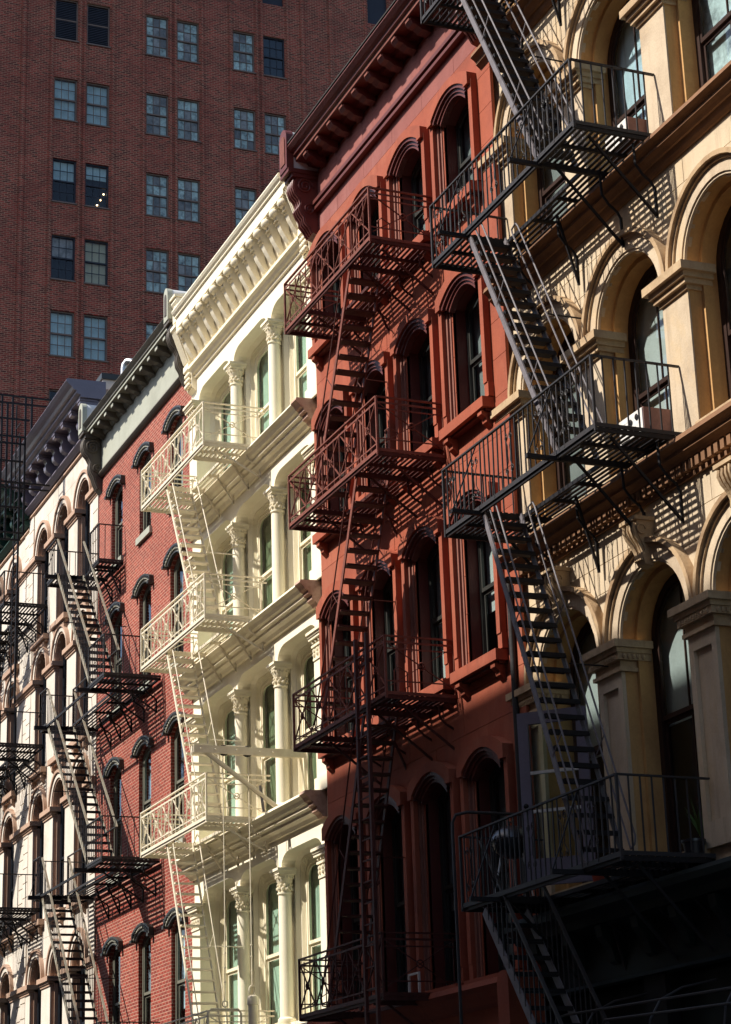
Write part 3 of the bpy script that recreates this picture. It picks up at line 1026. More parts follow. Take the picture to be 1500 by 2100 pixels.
# ------------------------------------------------------------------ cream cast-iron building
def cream_building():
    X0, X1, Y = -40.55, -32.8, 13.0
    b = thing('cast_iron_building', 'cream cast-iron building with columns between its windows and a ball-bracketed cornice', 'building', (-36.8, 19, 0))
    opx = [(-40.05, -37.98), (-37.73, -35.68), (-35.45, -33.4)]
    tops = [7.71, 11.52, 14.94, 18.42]
    floors = [4.62, 8.42, 12.17, 15.62]
    ops = [Op(a, c, fl, tp - .26, .26, 'corner') for fl, tp in zip(floors, tops) for a, c in opx]
    MB().box(X0 + .02, X1 - .02, 14.1, 30, 0.2, 19.8).build('interior', 'interior', b)
    MB().box(X0, X1, 13.05, 30.1, 19.8, 20.2).build('roof', 'roof_tar', b)
    # spandrel wall (its piers below the capitals are replaced by columns): from capital top up to the next ledge
    for k, (fl, tp) in enumerate(zip(floors, tops)):
        nxt = floors[k + 1] - .1 if k < 3 else 19.1
        row = [Op(a, c, tp - 1.2, tp - .26, .26, 'corner') for a, c in opx]
        mb = MB()
        panel(mb, cells(X0, X1, tp - .26, nxt, row), Y, .26)
        sp = mb.build('spandrel', 'cream', b)
        MB().box(X0, opx[0][0], Y + .0, Y + .26, fl, tp - .26).build('end_pier', 'cream', b)
        MB().box(opx[2][1], X1, Y + .0, Y + .26, fl, tp - .26).build('end_pier', 'cream', b)
        # splayed window surrounds behind the columns
        for a, c in opx:
            o = Op(a, c, fl, tp - .26, .26, 'corner')
            m = .05
            oi = Op(a + m, c - m, fl + .12, tp - .26 - .05, .24, 'corner', .26)
            zm = fl + (tp - fl) * .47
            wd = sash_window(b, Op(a + m + .09, c - m - .09, fl + .12, tp - .40, .24, 'corner', .24), Y + .40, zm, 'cream_sash', 'glass_green',
                             'curtain' if k in (0, 3) or a < -38 else 'curtain_dark', fw_=.07, mframe='cream_trim')
            s1 = MB()
            pa, pb = o.line(0.0), oi.line(0.0)
            n = len(pa)
            s1.add([(p[0], Y + .255, p[1]) for p in pa] + [(p[0], Y + .34, p[1]) for p in pb], [(i, i + 1, n + i + 1, n + i) for i in range(n - 1)])
            s1.ring(oi.line(.2), oi.line(-.03), Y + .341, Y + .42)
            s1.build('surround', 'cream', wd)
            s2 = MB()
            s2.ring(oi.line(-.03), oi.line(-.05), Y + .355, Y + .43)
            s2.ring(oi.line(-.05), oi.line(-.07), Y + .37, Y + .43)
            s2.ring(oi.line(-.07), oi.line(-.095), Y + .385, Y + .43)
            s2.build('moulding', 'cream_sash', wd)
            pbox('sill', 'cream', wd, a, c, Y + .1, Y + .42, fl - .02, fl + .12)
        # columns and end pilasters
        capz = tp - .26
        for x in (-37.855, -35.565):
            yc = Y + .10
            r = .125
            ba = fl
            prof = [(r * 1.45, ba), (r * 1.45, ba + .08), (r * 1.25, ba + .10), (r * 1.35, ba + .14), (r * 1.3, ba + .19), (r * 1.02, ba + .22), (r, ba + .3), (r * .96, capz - .55),
                    (r * .93, capz - .47), (r * 1.10, capz - .455), (r * 1.10, capz - .43)]
            cl = MB().lathe(x, yc, prof, 20).build('column', 'cream', b, smooth=True)
            cp = [(r * .98, capz - .43), (r * 1.02, capz - .26), (r * 1.15, capz - .24), (r * 1.17, capz - .21), (r * 1.35, capz - .15), (r * 1.5, capz - .11)]
            MB().lathe(x, yc, cp, 20).build('capital', 'cream_trim', cl, smooth=True)
            lf = MB()
            for j in range(10):
                a = 2 * math.pi * j / 10
                lf.sphere((x + r * 1.05 * math.cos(a), yc + r * 1.05 * math.sin(a), capz - .36), .032, 6, 4, 1.1)
                lf.sphere((x + r * 1.05 * math.cos(a + .3), yc + r * 1.05 * math.sin(a + .3), capz - .30), .024, 6, 4, 1.1)
            for j in range(16):
                a = 2 * math.pi * j / 16
                lf.sphere((x + r * 1.3 * math.cos(a), yc + r * 1.3 * math.sin(a), capz - .165), .022, 6, 4, 1.2)
            lf.build('capital_leaves', 'cream_trim', cl, smooth=True)['kind'] = 'stuff'
            ab = MB()
            for d, za, zb in ((.17, -.11, -.075), (.185, -.075, -.05), (.205, -.05, 0.0)):
                ab.box(x - d, x + d, yc - d, Y + .26, capz + za, capz + zb)
            ab.build('abacus', 'cream', cl)
        for xa, xb in ((X0 + .02, opx[0][0] + .02), (opx[2][1] - .02, X1 - .02)):
            p = MB()
            p.box(xa, xb, Y - .06, Y + .02, fl, capz - .5)
            p.box(xa - .02, xb + .02, Y - .1, Y + .02, fl, fl + .25)
            pl = p.build('pilaster', 'cream', b)
            ab = MB()
            for d, za, zb in ((.0, -.5, -.46), (.02, -.26, -.22), (.07, -.14, -.09), (.09, -.09, -.05), (.12, -.05, 0.0)):
                ab.box(xa - min(d, .03), xb + min(d, .1), Y - .08 - d, Y + .02, capz + za, capz + zb)
            ab.build('abacus', 'cream_trim', pl)
            lf = MB().box(xa, xb, Y - .07, Y + .02, capz - .46, capz - .14)
            for i in range(4):
                for j in range(2):
                    lf.sphere((xa + (i + .5) * (xb - xa) / 4, Y - .075, capz - .4 + j * .07), .038, 6, 4, 1.2)
                lf.sphere((xa + (i + .5) * (xb - xa) / 4, Y - .09, capz - .18), .035, 6, 4)
            lf.build('capital_leaves', 'cream_trim', pl, smooth=True)['kind'] = 'stuff'
    # ledges between the storeys
    for z in (15.6, 12.15, 8.4):
        prof = [(13.02, z + .02), (12.62, z), (12.60, z - .05), (12.66, z - .10), (12.70, z - .16), (12.76, z - .19), (12.76, z - .24), (12.83, z - .27), (12.83, z - .32), (12.90, z - .36), (12.94, z - .42), (13.02, z - .42)]
        lg = mould(b, 'ledge', 'cream_trim', X0 - .1, -33.38, prof)
        MB().prism([(y + (.0 if y > 13 else -.012), zz - (.012 if zz < z - .3 else -.01)) for y, zz in prof], 'x', -33.38, -33.12).build('ledge_end', 'rust', lg)
    # cornice: cove with a row of curved ball brackets, gutter mould above
    zc = 20.27
    prof = [(13.05, zc + .05), (12.45, zc), (12.43, zc - .05), (12.46, zc - .10), (12.50, zc - .14), (12.50, zc - .17), (12.54, zc - .18), (12.54, zc - .42), (12.60, zc - .42), (12.60, zc - .34), (13.05, zc - .34)]
    co = mould(b, 'cornice', 'cream', X0 + .36, -33.40, prof)
    cove = [(13.0, zc - .33), (12.84, zc - .33), (12.84, zc - .50), (12.86, zc - .75), (12.90, zc - .98), (12.95, zc - 1.14), (13.0, zc - 1.18)]
    MB().prism(cove, 'x', X0 + .36, -33.40).build('cove', 'cream_trim', co, smooth=True)
    zm = 19.05
    mould(co, 'lower_moulding', 'cream_trim', X0 + .36, -33.38, [(13.0, zm + .04), (12.88, zm + .03), (12.86, zm - .02), (12.81, zm - .04), (12.81, zm - .11), (12.86, zm - .14), (12.90, zm - .20), (12.95, zm - .23), (12.95, zm - .28), (13.0, zm - .29)])
    rib = [(12.84, zc - .34), (12.60, zc - .43), (12.585, zc - .52), (12.60, zc - .64), (12.645, zc - .76), (12.71, zc - .90), (12.78, zc - 1.02), (12.85, zc - 1.12), (12.92, zc - 1.18), (12.97, zc - 1.18), (12.86, zc - .90)]
    for i in range(15):
        x = -33.57 - i * .459
        br = MB().prism(rib, 'x', x - .075, x + .075).build('cornice_bracket', 'cream', co)
        bl = MB().sphere((x, 12.585, zc - .55), .105, 12, 8)
        bl.build('ball', 'cream_trim', br, smooth=True)
        pbox('bracket_block', 'cream', br, x - .10, x + .10, 12.565, 12.84, zc - .455, zc - .35)
        for t in (0, 1):
            MB().bar((x - .088, 12.615 + t * .035, zc - .70 - t * .055), (x + .088, 12.615 + t * .035, zc - .70 - t * .055), .05, .026, (0, -.8, .6)).build('bracket_ring', 'cream_trim', br)
    # end consoles with fluted faces
    for xa, xb in ((X0, X0 + .36), (-33.38, -33.02)):
        p = [(13.0, 20.63), (12.55, 20.63), (12.53, 20.55), (12.58, 20.48), (12.58, 20.05), (12.52, 20.0), (12.52, 19.92), (12.58, 19.88), (12.84, 19.14), (12.81, 19.11), (12.81, 18.98), (12.88, 18.94), (12.90, 18.55), (13.0, 18.48)]
        ec = MB().prism(p, 'x', xa, xb).build('end_console', 'cream', b)
        MB().prism([(12.50, 20.64), (12.50, 20.69), (13.0, 20.76), (13.0, 20.64)], 'x', xa - .03, xb + .03).build('console_cap', 'cream_trim', ec)
        MB().prism([(xa + .05, 20.09), (xb - .05, 20.09), (xb - .05, 20.42), ((xa + xb) / 2, 20.48), (xa + .05, 20.42)], 'y', 12.56, 12.59).build('console_panel', 'cream_trim', ec)
        for i in range(5):
            x = xa + .06 + i * (xb - xa - .12) / 4
            MB().bar((x, 12.57, 19.86), (x, 12.825, 19.16), .030, .05, (0, -.9, -.4)).build('flute', 'cream', ec)
        for i in range(3):
            for j in range(3):
                MB().sphere((xa + .08 + i * (xb - xa - .16) / 2, 12.86, 18.86 - j * .12), .055, 8, 5, 1.1).build('drop', 'cream_trim', ec, smooth=True)
    # ground floor
    sf = MB().box(X0, X1, 13.2, 13.4, .13, 4.2).build('shopfront', 'cream', b)
    mould(b, 'shop_cornice', 'cream_trim', X0, X1, [(13.05, 4.6), (12.6, 4.56), (12.58, 4.48), (12.7, 4.4), (12.8, 4.25), (13.05, 4.15)])
    for i in range(3):
        pbox('pane', 'glass_green', sf, opx[i][0] + .1, opx[i][1] - .1, 13.17, 13.18, .6, 3.8)
    return b
CREAM = cream_building()

# ------------------------------------------------------------------ red brick building
def brick_building():
    X0, X1, Y = -48.12, -40.55, 13.0
    b = thing('brick_building', 'red brick building with black hood moulds and a grey-green bracketed cornice', 'building', (-44.3, 19, 0))
    cs = [-46.45, -44.08, -41.68]
    HW = .47
    rows = [(4.75, 7.2), (8.95, 11.3), (12.85, 15.02), (16.46, 18.2)]
    RISE = .2
    ops = [Op(c - HW, c + HW, zs, zp, RISE, 'seg') for zs, zp in rows for c in cs]
    MB().box(X0 + .02, X1 - .02, 13.75, 30, .2, 19.7).build('interior', 'interior', b)
    MB().box(X0, X1, 13.0, 30.1, 19.7, 20.2).build('roof', 'roof_tar', b)
    wall(b, X0, X1, 4.2, 19.15, ops, Y, 'k_brick', depth=.24)
    for r, (zs, zp) in enumerate(rows):
        for i, c in enumerate(cs):
            o = Op(c - HW, c + HW, zs, zp, RISE, 'seg')
            zm = zs + (zp - zs) * .55
            bm_ = [None, 'blind_grey', 'blue_blind'][(i + r) % 3]
            if (r, i) == (3, 2):
                bm_ = 'blind'
            wd = sash_window(b, o, Y + .085, zm, 'k_sash', 'glass', bm_, fw_=.075, mframe='k_sash', blind_z=zm - .5)
            s_ = MB().box(c - HW - .09, c + HW + .09, Y - .07, Y + .2, zs - .16, zs - .002).build('sill', 'k_frieze', wd)
            h = MB()
            ho = Op(c - .60, c + .60, zs, zp + .15, .17, 'seg')
            q = zp + .08
            h.ring(ho.line(.075, 16, q), ho.line(.035, 16, q), Y - .11, Y + .02)
            h.ring(ho.line(.035, 16, q), ho.line(.0, 16, q), Y - .07, Y + .02)
            h.ring(ho.line(-.075, 16, q), ho.line(-.10, 16, q), Y - .065, Y + .02)
            h.box(c - .70, c - .58, Y - .14, Y, q - .04, q + .02)
            h.box(c + .58, c + .70, Y - .14, Y, q - .04, q + .02)
            hd = h.build('hood_mould', 'k_trim', wd)
            l = MB()
            l.ring(ho.line(.0, 16, q), ho.line(-.03, 16, q), Y - .09, Y + .02)
            l.ring(ho.line(-.03, 16, q), ho.line(-.075, 16, q), Y - .055, Y + .02)
            l.build('hood_line', 'k_line', wd)
            dt = MB()
            for k in range(13):
                t = -1 + 2 * (k + .5) / 13
                x = c + t * .62
                z = ho.top(x) + .017
                dt.box(x - .022, x + .022, Y - .115, Y - .06, z - .018, z + .02)
            dt.build('hood_dentils', 'k_trim', wd)['kind'] = 'stuff'
    # frieze, mouldings, cornice
    pbox('frieze', 'k_frieze', b, X0, X1, Y - .03, Y + .2, 19.15, 20.05)
    mould(b, 'frieze_moulding', 'k_scroll', X0, X1, [(13.0, 19.19), (12.90, 19.18), (12.88, 19.13), (12.91, 19.09), (12.95, 19.05), (13.0, 19.04)])
    zc = 20.45
    prof = [(13.0, zc + .05), (12.5, zc), (12.47, zc - .05), (12.52, zc - .10), (12.56, zc - .13), (12.56, zc - .17), (12.60, zc - .19), (12.60, zc - .25), (12.86, zc - .27), (12.89, zc - .34), (12.93, zc - .40), (13.0, zc - .41)]
    co = mould(b, 'cornice', 'k_cornice', X0 + .3, X1 - .1, prof)
    pbox('cornice_band', 'k_frieze', co, X0 + .3, X1 - .1, 12.592, 12.605, zc - .245, zc - .195)
    for i in range(12):
        x = X0 + .62 + i * .612
        MB().prism([(12.95, zc - .26), (12.65, zc - .26), (12.64, zc - .36), (12.71, zc - .39), (12.76, zc - .41), (12.84, zc - .42), (12.95, zc - .47)], 'x', x - .10, x + .10).build('modillion', 'k_scroll', co)
        pbox('modillion_face', 'k_frieze', co, x - .09, x + .09, 12.628, 12.645, zc - .35, zc - .27)
    for xa, xb in ((X0 - .06, X0 + .32), (X1 - .30, X1 + .0)):
        xm, hw_ = (xa + xb) / 2, (xb - xa) / 2
        pts = [(xa, 20.24)] + [(xm - hw_ * math.cos(math.pi * i / 12), 20.84 + .19 * math.sin(math.pi * i / 12)) for i in range(13)] + [(xb, 20.24)]
        tb = MB().prism(pts, 'y', 12.46, 12.58).build('end_tablet', 'k_frieze', b)
        MB().prism([(xm + (p[0] - xm) * .92, p[1] - .012) for p in pts], 'y', 12.581, 13.2).build('barrel_roll', 'white_metal', tb, smooth=True)
        MB().prism([(xm + (p[0] - xm) * .45, 20.6 + (p[1] - 20.6) * .65) for p in pts], 'y', 12.445, 12.47).build('tablet_panel', 'k_scroll', tb)
        MB().box(xa - .04, xb + .04, 12.48, 13, 20.16, 20.24).box(xa - .02, xb + .02, 12.54, 13, 20.06, 20.16).build('tablet_base', 'k_scroll', tb)
        prof = [(13.0, 20.06), (12.60, 20.06), (12.54, 19.98), (12.53, 19.84), (12.57, 19.70), (12.66, 19.60), (12.73, 19.46), (12.71, 19.34), (12.73, 19.20), (12.80, 19.08), (12.84, 18.94), (12.91, 18.78), (13.0, 18.66)]
        c = console(b, 'end_console', 'k_scroll', xa + .03, xb - .03, prof, 3)
        MB().tube(spiral((12.74, 19.84), .19, .02, 2.4, 28, 'yz', xb - .02), .026, 6).build('volute', 'k_scroll', c, smooth=True)
        MB().tube(spiral((12.86, 19.28), .12, .02, 1.9, 22, 'yz', xb - .02, 1.0), .022, 6).build('volute', 'k_scroll', c, smooth=True)
    sf = MB().box(X0, X1, 13.1, 13.3, .13, 4.2).build('shopfront', 'store_dark', b)
    for i in range(3):
        pbox('pane', 'glass', sf, cs[i] - .9, cs[i] + .9, 13.05, 13.06, .6, 3.6)
    return b
BRICK = brick_building()

# ------------------------------------------------------------------ the two white arcaded buildings beyond
def white_building(X0, X1, cs, label, cornice_m, zc, ret, name, rows=((4.6, 7.33), (8.9, 11.58), (12.85, 15.42), (16.45, 18.93)), detail=True):
    Y = 13.0
    b = thing(name, label, 'building', ((X0 + X1) / 2, 19, 0))
    HW = .62
    ops = [Op(c - HW, c + HW, zs, zp, HW) for zs, zp in rows for c in cs]
    MB().box(X0 + .02, X1 - .02, 13.9, 30, .2, 20.6).build('interior', 'interior', b)
    MB().box(X0, X1, 13.05, 30.1, 20.6, zc - .1).build('roof', 'w_trim', b)
    w = wall(b, X0, X1, 4.2, zc - 1.15, ops, Y + .01, 'w_stone')
    # wall stones of the spandrels, quoined end piers
    for zs, zp in rows:
        nxt = min([r[0] for r in rows if r[0] > zs + .1] + [zc - 1.35])
        blocks(w, X0 + .5, X1 - .5, zp + .02, nxt, ops, Y, 'w_stone', .5, 1.1, gap=.004)
    nq = 40
    for i in range(nq):
        z0 = 4.6 + i * (zc - 1.35 - 4.6) / nq
        z1 = 4.6 + (i + 1) * (zc - 1.35 - 4.6) / nq
        d = .0
        for xa, xb in ((X0, X0 + .5 - d * 2), (X1 - .5 + d * 2, X1)):
            pbox('quoin', 'w_stone', w, xa, xb, Y - .03, Y + .02, z0 + .014, z1 - .014)
    edges = [X0 + .5] + [v for c in cs for v in (c - HW, c + HW)] + [X1 - .5]
    piers = [(edges[i], edges[i + 1]) for i in range(0, len(edges), 2)]
    for r, (zs, zp) in enumerate(rows):
        for k, (xa, xb) in enumerate(piers):
            p = MB().box(xa, xb, Y - .02, Y + .05, zs - .02, zp - .2).build('pier', 'w_stone', b)
            m = MB()
            ea = X0 if k == 0 else xa
            eb = X1 if k == len(piers) - 1 else xb
            for z0, z1, d in ((-.21, -.15, .02), (-.15, -.09, .05), (-.09, 0.03, .10)):
                m.box(ea - (d if k else 0), eb + (d if k < len(piers) - 1 else 0), Y - .03 - d, Y + .25, zp + z0, zp + z1)
            m.build('impost', 'w_trim', p)
        for i, c in enumerate(cs):
            o = Op(c - HW, c + HW, zs, zp, HW)
            oi = Op(c - HW + .05, c + HW - .05, zs, zp, HW - .05)
            wd = sash_window(b, oi, Y + .17, zs + (zp - zs) * .5, 'w_sash', 'glass', None if (i + r) % 2 else 'blind_grey', fw_=.08, blind_z=zp - .2)
            rv = MB()
            rv.ring(o.line(.05), o.line(-.004), Y + .004, Y + .08)
            rv.ring(o.line(.05), o.line(-.05), Y + .081, Y + .175)
            rv.build('reveal', 'w_trim', wd, smooth=True)
            a = MB()
            q = zp + .03
            a.ring(o.line(.25, 18, q), o.line(.18, 18, q), Y - .10, Y + .02)
            a.ring(o.line(.05, 18, q), o.line(.0, 18, q), Y - .03, Y + .02)
            a.build('archivolt', 'w_trim', wd, smooth=True)
            a = MB()
            a.ring(o.line(.18, 18, q), o.line(.05, 18, q), Y - .06, Y + .02)
            a.build('archivolt_face', 'w_stone', wd, smooth=True)
            s_ = MB().box(c - HW - .12, c + HW + .12, Y - .16, Y + .3, zs - .16, zs - .02).box(c - HW - .06, c + HW + .06, Y - .09, Y + .1, zs - .22, zs - .16).build('sill', 'w_trim', wd)
            for t in (-.5, .5):
                MB().prism([(Y, zs - .22), (Y - .11, zs - .22), (Y - .1, zs - .34), (Y, zs - .44)], 'x', c + t - .06, c + t + .06).build('sill_bracket', 'w_trim', wd)
    mould(b, 'frieze_strip', 'w_trim', X0, X1, [(13.0, zc - 1.24), (12.95, zc - 1.24), (12.94, zc - 1.3), (13.0, zc - 1.32)])
    # cornice with tall S brackets; open end shows its profile
    up_ = [(13.1, zc + .02), (12.1, zc), (12.07, zc - .06), (12.14, zc - .14), (12.22, zc - .2), (12.26, zc - .27), (12.34, zc - .29), (12.34, zc - .36), (12.45, zc - .40), (12.45, zc - .46), (13.1, zc - .46)]
    co = mould(b, 'cornice', cornice_m, X0, X1 + ret, up_)
    mould(co, 'cornice_base', cornice_m, X0, X1 + ret * .2, [(13.0, zc - 1.03), (12.82, zc - 1.03), (12.80, zc - 1.09), (12.86, zc - 1.14), (12.92, zc - 1.2), (13.0, zc - 1.2)])
    pbox('cornice_frieze', cornice_m, co, X0, X1, 12.95, 13.05, zc - 1.05, zc - .45)
    k = 0
    x = X1 - .12 + ret * .5
    while x > X0 + .1:
        br = [(12.96, zc - .47), (12.46, zc - .47), (12.46, zc - .60), (12.52, zc - .62), (12.60, zc - .60), (12.66, zc - .64), (12.68, zc - .70), (12.64, zc - .78), (12.66, zc - .90), (12.74, zc - .98), (12.84, zc - 1.0), (12.9, zc - .96), (12.96, zc - 1.02)]
        o = MB().prism(br, 'x', x - .11, x + .11).build('cornice_bracket', cornice_m, co, smooth=True)
        pbox('bracket_cap', cornice_m, o, x - .14, x + .14, 12.44, 12.9, zc - .52, zc - .468)
        x -= .86
    sf = MB().box(X0, X1, 13.15, 13.35, .13, 4.2).build('shopfront', 'store_dark', b)
    for c in cs:
        pbox('pane', 'glass', sf, c - .8, c + .8, 13.1, 13.11, .6, 3.6)
    return b
WHITE = white_building(-55.45, -48.12, [-53.83, -51.68, -49.53], 'white stone building with round arches under a lilac-grey bracketed cornice, beside the brick building', 'lilac', 21.66, .18, 'white_building')
ch = MB().box(-49.0, -48.3, 13.12, 13.5, 20.6, 21.9).build('chimney', 'w_stone', WHITE)
MB().box(-49.05, -48.25, 13.07, 13.56, 21.9, 22.05).build('coping', 'k_trim', ch)
FAR = white_building(-63.0, -55.45, [-61.55, -59.4, -57.22], 'farthest white arched building under a dark green cornice at the left edge', 'green_cornice', 21.35, 0.0, 'white_building')

# ------------------------------------------------------------------ tall brick tower across the end of the block
def tower():
    X = -95.0
    b = thing('brick_tower', 'tall dark red brick tower with many-paned paired windows behind the row', 'building', (-105, 32, 0))
    MB().box(X - 22, X - .45, 12.1, 60, .1, 89).build('interior', 'interior', b)
    W, H = 1.25, 2.46
    rows = [71.9, 67.5, 63.0, 58.25, 53.5, 49.15, 44.97, 40.7, 36.4, 32.0]
    cols = [23.05, 24.78, 28.03, 29.76, 32.94, 34.70, 41.0, 42.8, 46.1, 47.9]
    # wall as a panel in (y, z): built facing -y and turned to face +x
    ops = [Op(c, c + W, z - H, z, .0005, 'flat') for z in rows for c in cols]
    mb = MB()
    panel(mb, cells(12, 60, 0.1, 90, ops), 0, .45)
    mb.v = [(X - v[1], v[0], v[2]) for v in mb.v]
    wl = mb.build('wall', 'tower_brick', b)
    # ribs that frame each window stack
    for c0, c1 in ((23.05, 24.78), (28.03, 29.76), (32.94, 34.70), (41.0, 42.8), (46.1, 47.9)):
        for ya, yb in ((c0 - .22, c0 - .10), (c0 + W + .06, c0 + W + .16), (c1 - .16, c1 - .06), (c1 + W + .10, c1 + W + .22)):
            pbox('rib', 'tower_brick', wl, X, X + .07, ya, yb, .2, 89.9)
    for y in (21.3, 36.9, 38.6):
        pbox('rib', 'tower_brick', wl, X, X + .09, y, y + .22, .2, 89.9)
    rnd = random.Random(5)
    for ri, z in enumerate(rows):
        for ci, c in enumerate(cols):
            yimg_visible = 2 <= ri <= 7 and ci <= 7
            if not yimg_visible:
                # plain dark sashes outside the picture
                pbox('window', 'tower_frame_dark', b, X - .3, X - .2, c, c + W, z - H, z)
                continue
            louver = (ri == 2 and ci in (0, 1))
            dark = (ri in (4, 5) and ci in (0, 1)) or (ci == 5 and ri == 2)
            fm = 'tower_frame_dark' if dark else 'tower_frame'
            fr = MB()
            t = .07
            for ya, yb, za, zb in ((c, c + t, z - H, z), (c + W - t, c + W, z - H, z), (c + t, c + W - t, z - t, z), (c + t, c + W - t, z - H, z - H + t), (c + t, c + W - t, z - H / 2 - .04, z - H / 2 + .04)):
                fr.box(X - .22, X - .10, ya, yb, za, zb)
            fw_ = fr.build('window', fm, b)
            pbox('sill', 'tower_frame', fw_, X - .12, X + .06, c - .04, c + W + .04, z - H - .07, z - H)
            if louver:
                for k in range(22):
                    zz = z - H + .1 + k * (H - .2) / 22
                    if abs(zz - (z - H / 2)) > .07:
                        pbox('louvre', 'tower_frame_dark', fw_, X - .2, X - .13, c + t, c + W - t, zz, zz + .05)
                continue
            pw = (W - 2 * t) / 3
            for s in range(2):
                z0 = z - H + t if s == 0 else z - H / 2 + .04
                z1 = z - H / 2 - .04 if s == 0 else z - t
                ph = (z1 - z0) / 2
                for i in range(3):
                    for j in range(2):
                        ya, za = c + t + i * pw, z0 + j * ph
                        pbox('pane', 'glass', fw_, X - .175, X - .170, ya + .012, ya + pw - .012, za + .012, za + ph - .012)
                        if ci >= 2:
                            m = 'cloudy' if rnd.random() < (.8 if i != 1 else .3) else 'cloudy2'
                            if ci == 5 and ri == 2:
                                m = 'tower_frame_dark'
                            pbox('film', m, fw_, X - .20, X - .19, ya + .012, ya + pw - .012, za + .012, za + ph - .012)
                for i in (1, 2):
                    ya = c + t + i * pw
                    pbox('glazing_bar', fm, fw_, X - .19, X - .145, ya - .014, ya + .014, z0, z1)
                pbox('glazing_bar', fm, fw_, X - .188, X - .147, c + t, c + W - t, z0 + ph - .014, z0 + ph + .014)
            if ri == 4 and ci == 1:                   # three lit lamps inside this room
                for ly, lz in ((25.86, 52.03), (25.69, 51.67), (25.52, 51.35)):
                    MB().sphere((X - .40, ly, lz), .045, 8, 5).build('lamp', 'lamp_glow', fw_, smooth=True)
            if ci < 2:
                if ri in (3, 6):
                    pbox('blind', 'blue_blind', fw_, X - .32, X - .30, c + t, c + W - t, z - H + t, z - t)
                elif ri == 4:
                    pbox('blind', 'blue_blind', fw_, X - .32, X - .30, c + t, c + W - t, z - (H * .5 if ci == 0 else H * .32), z - t)
                elif ri == 5:
                    if ci == 1:
                        pbox('blind', 'blind_warm', fw_, X - .32, X - .30, c + t, c + W - t, z - H + t, z - t)
                    else:
                        pbox('blind', 'cloudy2', fw_, X - .32, X - .30, c + t, c + W - t, z - H * .5, z - t)
    MB().box(X - 22, X - .001, 12, 60, 90, 90.6).build('parapet', 'tower_brick', b)
    MB().box(X - 22, X - .46, 11.9, 12.0, 0, 90).build('side_wall', 'tower_brick', b)
    return b
TOWER = tower()
# ------------------------------------------------------------------ iron fire escapes
def bent(a=.008):
    return (random.gauss(0, a), random.gauss(0, a), random.gauss(0, .02))

YW = 12.97                                     # where the ironwork meets the walls

def platform(root, L, yo, mp, pitch=.083, sw=.044, bx=(), brk=True, drop=1.0):
    z, XL, XR, h0, h1, ys = L['z'], L['XL'], L['XR'], L['h0'], L['h1'], L['ys']
    yo_r = L.get('yo_right', yo)
    yo_l = L.get('yo_left', yo)
    f = MB()
    f.box(XL, h0, yo_l, yo_l + .035, z - .055, z)
    f.box(h1, XR, yo_r, yo_r + .035, z - .055, z)
    f.box(XL, XR, YW - .06, YW - .02, z - .05, z)
    f.box(XL, XL + .035, yo_l + .035, YW, z - .056, z)
    f.box(XR - .035, XR, yo_r + .035, YW, z - .056, z)
    f.box(h0 - .05, h0, yo_l + .035, YW, z - .08, z - .002)
    f.box(h1, h1 + .05, yo_r + .035, YW, z - .08, z - .002)
    f.box(h0, h1, ys, ys + .035, z - .055, z)
    if L.get('front', True):
        f.box(h0, h1, yo, yo + .03, z - .055, z)
    for x in bx:
        f.box(x - .02, x + .02, (yo_l if x < h0 else yo_r if x > h1 else ys) + .04, YW, z - .05, z - .003)
    p = f.build('platform', mp, root)
    def run(xa, xb, y0):
        n = int((YW - .02 - y0) / pitch)
        for i in range(n):
            y = y0 + .02 + i * pitch
            pbox('slat', mp, p, xa, xb, y, y + sw, z + .001, z + .012).rotation_euler = (random.gauss(0, .03), random.gauss(0, .0015), random.gauss(0, .0015))
    run(XL + .01, h0 - .005, yo_l + .03)
    run(h0 - .005, h1 + .005, ys + .03)
    run(h1 + .005, XR - .01, yo_r + .03)
    if brk:
        for x in L.get('br', ()):
            y0 = yo_l if x < h0 else yo_r if x > h1 else ys
            k = MB()
            k.bar((x, y0 + .25, z - .06), (x, YW - .05, z - drop), .028, .034, (0, 1, 0))
            k.bar((x, YW - .05, z - drop - .03), (x, YW - .05, z - drop * .62), .028, .034, (0, 1, 0))
            k.tube([(x, YW - .05, z - drop * .64), (x, YW - .10, z - drop * .55), (x, YW - .22, z - drop * .46), (x, YW - .31, z - drop * .34), (x, YW - .32, z - .06)], .018, 6)
            k.build('bracket', mp, p)
    return p

_meshes = {}
def scroll_mesh(m):
    if 'scroll' + m not in _meshes:
        k = MB()
        for sx in (-1, 1):
            for sz in (-1, 1):
                pts = spiral((sx * .075, sz * .22), .055, .012, 1.35, 18, 'xz', 0, math.pi / 2 if sx > 0 else math.pi / 2, sz * sx)
                if sz < 0:
                    pts = [(p[0], p[1], p[2]) for p in pts]
                k.tube(pts, .0075, 4)
            k.tube([(sx * .075, 0, .165), (sx * .03, 0, .10), (sx * .045, 0, 0), (sx * .03, 0, -.10), (sx * .075, 0, -.165)], .0075, 4)
        _meshes['scroll' + m], _ = k.mesh('scroll', m, True, centre=False)
    return _meshes['scroll' + m]

def lattice_mesh(m, w, h, ring=True, key=''):
    k_ = ('lat' + m, round(w, 3), round(h, 3), ring, key)
    if k_ not in _meshes:
        k = MB()
        a, c = w / 2, h / 2
        k.bar((-a, 0, -c), (a, 0, c), .012, .022, (0, 1, 0))
        k.bar((-a, .012, c), (a, .012, -c), .012, .022, (0, 1, 0))
        if ring:
            k.tube([(.055 * math.cos(t * math.pi / 5), 0, .055 * math.sin(t * math.pi / 5)) for t in range(10)], .012, 5, closed=True)
        _meshes[k_], _ = k.mesh('lattice_panel', m, False, centre=False)
    return _meshes[k_]

